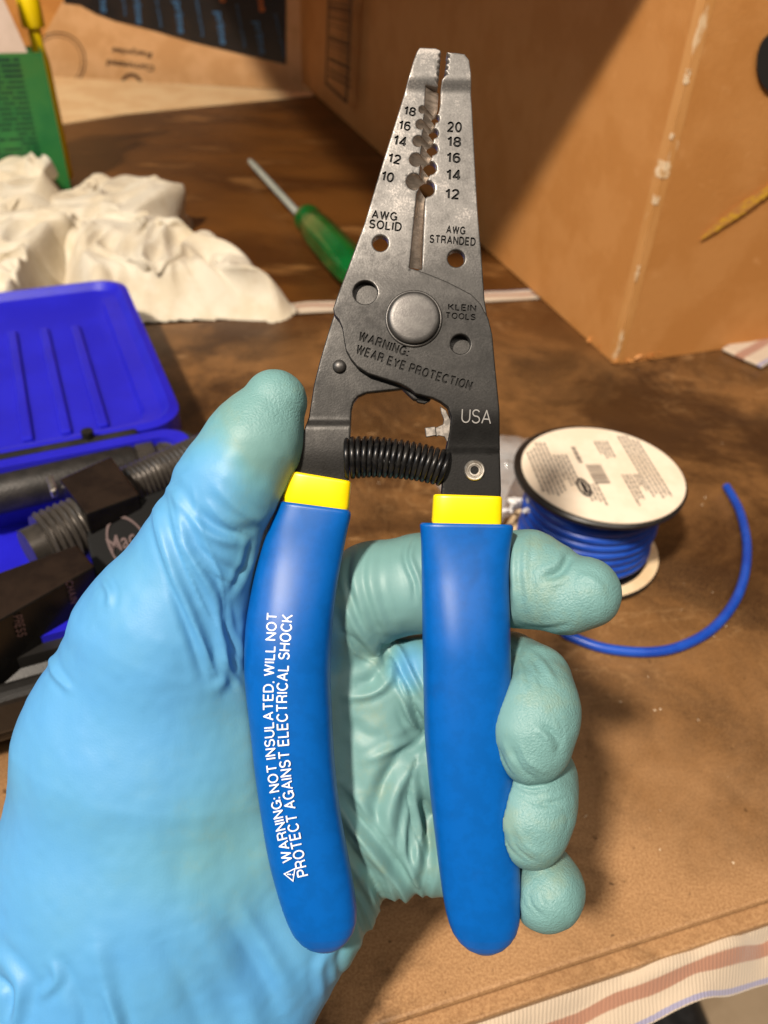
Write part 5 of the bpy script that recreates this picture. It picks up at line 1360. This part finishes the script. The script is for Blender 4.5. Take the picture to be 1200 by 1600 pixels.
o = mk('white_flecks', *join(*L_), M['fleck'], None, True, None, 80, 'stuff'); tag(o, 'small white flecks in the clear plastic bag beside the spool', 'flecks')

# ------------------------------------------------------------------ blue tool case
CZ = 0.042
M['cblue'] = mat('blue_case_plastic', (0.014, 0.012, 0.44), (0.016, 0.015, 0.50), rough=0.34, scale=30, bump=0.00005, bscale=2500)
M['cblack'] = mat('black_case_plastic', (0.012, 0.011, 0.010), (0.022, 0.02, 0.018), rough=0.38, scale=60, bump=0.00006, bscale=1500)
rr_ = at(300, 662, CZ); fr = at(392, 908, CZ); fl0 = at(0, 1012, CZ)
ex = (fr-fl0); ex[2] = 0; ex /= np.linalg.norm(ex)           # along the case, to the right
ey = np.array([-ex[1], ex[0], 0.0]); CWd = abs(np.dot(rr_-fr, ey)); CLn = 0.30
case = empty('blue_tool_case', fr-ex*CLn/2+ey*CWd/2-Z*CZ, 'open blue plastic tool case on the bench, its ribbed lid laid back', 'tool case')
O_ = fr.copy(); O_[2] = 0                       # front right corner on the bench
def cp_(u, v, z): return O_-ex*u+ey*v+Z*z       # u to the left, v to the back
def rrect(u0, u1, v0, v1, r_, n=7):
    out = []
    for (cu_, cv_, a0) in ((u0+r_, v0+r_, 180), (u1-r_, v0+r_, 270), (u1-r_, v1-r_, 0), (u0+r_, v1-r_, 90)):
        for i in range(n): a = R(a0+90*i/(n-1)); out.append((cu_+r_*math.cos(a), cv_+r_*math.sin(a)))
    return out
def stack(levels, cap0=True, cap1=True):
    """levels: list of (poly uv, z)"""
    n = len(levels[0][0]); V = [cp_(u, v, z) for P, z in levels for u, v in P]; F = []
    for j in range(len(levels)-1):
        for i in range(n): k = (i+1) % n; F.append((j*n+i, j*n+k, (j+1)*n+k, (j+1)*n+i))
    if cap0: F.append(tuple(range(n))[::-1])
    if cap1: F.append(tuple((len(levels)-1)*n+i for i in range(n)))
    return V, F
def casepart(name, levels, m, parent=case, **k): return fixn(mk(name, *stack(levels, **k), m, parent, True, None, 30))
W_ = CWd
casepart('case_shell', [(rrect(-.004, CLn, -.004, W_+.004, .014), 0.0015), (rrect(-.006, CLn, -.007, W_+.006, .015), 0.010), (rrect(-.006, CLn, -.007, W_+.006, .015), CZ-.010), (rrect(-.004, CLn, -.004, W_+.004, .014), CZ-.008), (rrect(-.004, CLn, -.004, W_+.004, .014), CZ-.003),
                        (rrect(.002, CLn-.006, .002, W_-.002, .010), CZ-.003), (rrect(.004, CLn-.008, .004, W_-.004, .009), 0.006)], M['cblack'])
casepart('case_liner', [(rrect(0, CLn-.004, 0, W_, .012), CZ-.006), (rrect(0, CLn-.004, 0, W_, .012), CZ), (rrect(.006, CLn-.010, .006, W_-.006, .009), CZ), (rrect(.008, CLn-.012, .008, W_-.008, .008), 0.012)], M['cblue'], cap0=False)
# latch rail in front
for (u0_, u1_) in ((0.05, 0.115), (0.119, 0.20)):
    fixn(bevel(mk('latch', *boxm(cp_(u1_, -.016, .017), ex*(u1_-u0_), ey*.0085, Z*.018), M['cblack'], case, False), 0.003, 3))
fixn(bevel(mk('latch_rail', *boxm(cp_(0.24, -.0125, .010), ex*0.235, ey*.005, Z*.006), M['cblack'], case, False), 0.002, 2))
# lid, folded open behind, its inside up
lv0 = W_+.014
pL = at(170, 452, 0.03); LW = float(np.dot(pL-O_, ey))-lv0
lz = 0.036
lo_ = -0.003
Lid = casepart('lid', [(rrect(lo_+.004, CLn, lv0, lv0+LW, .016), lz-.022), (rrect(lo_, CLn, lv0-.002, lv0+LW+.002, .018), lz-.012), (rrect(lo_, CLn, lv0-.002, lv0+LW+.002, .018), lz), (rrect(lo_+.004, CLn-.004, lv0+.002, lv0+LW-.002, .016), lz+.001),
                        (rrect(lo_+.008, CLn-.008, lv0+.006, lv0+LW-.006, .013), lz-.003), (rrect(lo_+.016, CLn-.016, lv0+.012, lv0+LW-.012, .010), lz-.004), (rrect(lo_+.018, CLn-.018, lv0+.015, lv0+LW-.024, .010), lz-.0075)], M['cblue'])
for i in range(9):
    u = lo_+0.034+i*0.0175
    v0_, v1_ = lv0+.018, lv0+LW-.048+0.002*i
    fixn(bevel(mk('lid_rib', *boxm(cp_(u+.0055, v0_, lz-.0080), ex*.0055, ey*(v1_-v0_), Z*.0030), M['cblue'], Lid, False), 0.0012, 2))
fixn(bevel(mk('hinge_bar', *boxm(cp_(CLn-.03, W_+.006, CZ-.012), ex*(CLn-.05), ey*.0055, Z*.009), M['cblack'], case, False), 0.0018, 2))
fixn(bevel(mk('hinge_latch', *boxm(cp_(0.145, W_+.0035, CZ-.002), ex*0.062, ey*.008, Z*.0045), mat('grey_latch', srgb(150, 140, 128), rough=.35), case, False), 0.001, 2))
mk('hinge_knob', *tube([cp_(0.042, W_+.010, CZ-.006), cp_(0.042, W_+.010, CZ+.0005)], .0028, 18), M['cblack'], case)
# press tool lying in the case
press = empty('press_tool', cp_(0.10, W_/2, 0.015), 'black steel press tool with threaded ends and an oval logo lying in the blue case', 'press tool')
M['pblk'] = mat('glossy_black_steel', (0.005, 0.0045, 0.0045), (0.009, 0.008, 0.007), rough=0.24, scale=60, spec=0.3)
M['pbrown'] = mat('machined_black_face', (0.012, 0.007, 0.005), (0.020, 0.012, 0.008), rough=0.25, scale=60)
M['thread'] = mat('threaded_steel', (0.06, 0.052, 0.045), (0.09, 0.078, 0.066), rough=0.32, metal=0.5, scale=80)
M['cheek'] = mat('flat_black_face', (0.004, 0.004, 0.004), rough=0.55, spec=0.12)
M['emb'] = mat('embossed_print', srgb(84, 62, 60), rough=0.5)
TZ = 0.062
tA, tB, tC_, tD = at(92, 748, TZ), at(173, 712, TZ), at(218, 772, TZ), at(134, 803, TZ)
bl = [tA, tB, tC_, tD]; V = [p.copy() for p in bl]+[np.array([p[0], p[1], 0.016]) for p in bl]
F = [(0, 1, 2, 3), (7, 6, 5, 4)]+[(i, i+4, (i+1) % 4+4, (i+1) % 4) for i in range(4)]
o = fixn(mk('press_head', V, F, [M['pblk'], M['pbrown']], press, False)); o.data.polygons[0].material_index = 1; bevel(o, 0.0007, 2)
hx = tC_-tD; hx /= np.linalg.norm(hx); hc = (tA+tB+tC_+tD)/4
def threaded(c0, c1, r_, pitch, n=26):
    c0, c1 = np.array(c0), np.array(c1); L_2 = np.linalg.norm(c1-c0); k = int(L_2/pitch*8); P, Rr = [], []
    for i in range(k+1): t = i/k; P.append(lerp(c0, c1, t)); Rr.append(r_*(1+0.055*math.sin(2*math.pi*t*L_2/pitch)))
    return tube(P, Rr, n)
zl = 0.048
mk('threaded_end', *threaded(at(140, 818, zl), at(68, 850, zl), 0.0115, 0.0026), M['thread'], press)
mk('threaded_end', *tube([at(70, 849, zl), at(44, 861, zl)], 0.0082, 28), M['thread'], press)
zr = 0.044
mk('threaded_end', *threaded(at(195, 765, zr), at(330, 705, zr), 0.0088, 0.0022), M['thread'], press)
fixn(bevel(mk('lever', *boxm(at(82, 780, .05), at(92, 776, .05)-at(82, 780, .05), at(75, 757, .05)-at(82, 780, .05), Z*.004), M['bright'], press, False), .0006, 1))
# long flat body in front of the head
zb_ = 0.058
q0, q1, q2, q3 = at(-60, 1002, zb_), at(148, 884, zb_), at(120, 850, zb_), at(-60, 915, zb_)
V = [q0, q1, q2, q3]+[np.array([p[0], p[1], 0.014]) for p in (q0, q1, q2, q3)]
q1b = at(300, 830, 0.05)
o = fixn(mk('press_body', V, F, [M['pblk'], M['pbrown']], press, False)); o.data.polygons[0].material_index = 1; bevel(o, 0.0008, 2)
# black cheek plate that carries the logo
nrm = np.array([0, -0.75, 0.66]); k0 = tD
ck = [at(135, 806, .055), at(222, 770, .055), at(300, 800, .04), at(250, 900, .03), at(120, 960, .03), at(100, 900, .045)]
def pln(P): 
    n = np.cross(P[1]-P[0], P[-1]-P[0]); n /= np.linalg.norm(n); return n if n[2] > 0 else -n
cheekP = at(150, 880, .046); cn = -ey*0.55+Z*0.83; cn /= np.linalg.norm(cn)
cpx = [(128, 812), (215, 778), (330, 735), (330, 900), (110, 985), (30, 1010), (20, 985), (150, 905)]
V = [onplane(x, y, cheekP, cn) for x, y in cpx]; n_ = len(V); V += [p-cn*0.006 for p in V]
F2 = [tuple(range(n_)), tuple(range(n_, 2*n_))[::-1]]+[(i, (i+1) % n_, (i+1) % n_+n_, i+n_) for i in range(n_)]
cheek = fixn(mk('cheek_plate', V, F2, M['cheek'], press, False)); bevel(cheek, .0008, 2)
V, F3 = [], []
for i in range(48):
    a = 2*math.pi*i/48
    for s_ in (1.0, 0.90):
        u, v = 48*s_*math.cos(a), 30*s_*math.sin(a); cA = R(62); V.append(onplane(200+u*math.cos(cA)-v*math.sin(cA), 850+u*math.sin(cA)+v*math.cos(cA), cheekP+cn*.0006, cn))
F3 = [(2*i, 2*i+1, 2*((i+1) % 48)+1, 2*((i+1) % 48)) for i in range(48)]
mk('oval_logo', V, F3, M['emb'], cheek, False)
def tpx(body, cx, cy, wd, ht, rot, P, n, m, name, parent, off=.0007):
    v, f = fit_text(body, cx, cy, wd, ht, rot, 0.01); return mk(name, [onplane(x, y, P+n*off, n) for x, y in v], f, m, parent, False)
tpx('Mac', 190, 846, 44, 26, -22, cheekP, cn, M['emb'], 'logo_lettering', cheek)
bfn = np.cross(q1-q0, Z); bfn /= np.linalg.norm(bfn); bfn = bfn if bfn[1] < 0 else -bfn
tpx('CHAIN', 112, 925, 36, 13, 76, q0, bfn, M['emb'], 'stamped_lettering', cheek)
tpx('PRESS', 31, 978, 34, 16, 76, q0, bfn, M['emb'], 'stamped_lettering', cheek)
# knurled extension bar along the rear of the case
zk = 0.040
bar = empty('ratchet_handle', at(100, 720, 0.02), 'dark grey knurled steel handle lying along the rear wall of the blue case', 'tool handle')
def knurl():
    m = mat('knurled_steel', (0.022, 0.02, 0.018), (0.034, 0.03, 0.027), rough=0.5, metal=0.4, scale=200); N, Lk = nodes(m); b = N['Principled BSDF']
    tc = N.new('ShaderNodeTexCoord'); v = N.new('ShaderNodeTexVoronoi'); v.inputs['Scale'].default_value = 1100; Lk.new(tc.outputs['Object'], v.inputs['Vector'])
    bp = N.new('ShaderNodeBump'); bp.inputs['Distance'].default_value = 0.00012; Lk.new(v.outputs['Distance'], bp.inputs['Height']); Lk.new(bp.outputs[0], b.inputs['Normal']); return m
M['knurl'] = knurl()
ka, kb = at(-60, 786, .033), at(214, 722, .033); kd = (kb-ka)/np.linalg.norm(kb-ka)
mk('knurled_grip', *tube([ka, ka+kd*.002, kb-kd*.002, kb], [.0075, .0085, .0085, .0075], 28), M['knurl'], bar)
mk('collar', *tube([kb, kb+kd*.001, kb+kd*.008, kb+kd*.009], [.007, .0088, .0088, .0075], 6), M['thread'], bar, True, None, 30)
mk('drive_end', *tube([kb+kd*.009, kb+kd*.011, kb+kd*.020, kb+kd*.0215], [.0052, .0068, .0068, .0058], 24), M['thread'], bar)
# moulded blue hump inside, left
fixn(bevel(mk('moulded_insert', *boxm(cp_(0.285, .045, .012), ex*0.098, ey*0.026, Z*.034), M['cblue'], case, False), 0.004, 3))

# crumbs and dust on the bench
L_ = []; rc = np.random.default_rng(12)
for i in range(90):
    px_, py_ = rc.uniform(380, 1190), rc.uniform(500, 1420); p = at(px_, py_, 0.0003); s_ = rc.uniform(.00015, .0006)*(1.4 if i % 7 == 0 else 0.8)
    if np.hypot(*(p-sb)[:2]) < SR*1.1 or (p[0]*0 + (p-Pc)@dr > -0.003 and (p-Pc)@dl > -0.003): continue
    q4 = [p+np.array([rc.uniform(-1, 1), rc.uniform(-1, 1), 0])*s_*1.6 for _ in range(3)]+[p+np.array([0, 0, s_])]
    L_.append((q4, [(0, 1, 2), (0, 1, 3), (1, 2, 3), (2, 0, 3)]))
o = mk('crumbs', *join(*L_), mat('pale_crumbs', srgb(226, 206, 176), rough=.8), None, False, None, None, 'stuff'); tag(o, 'pale crumbs and dust scattered over the near bench board', 'crumbs')
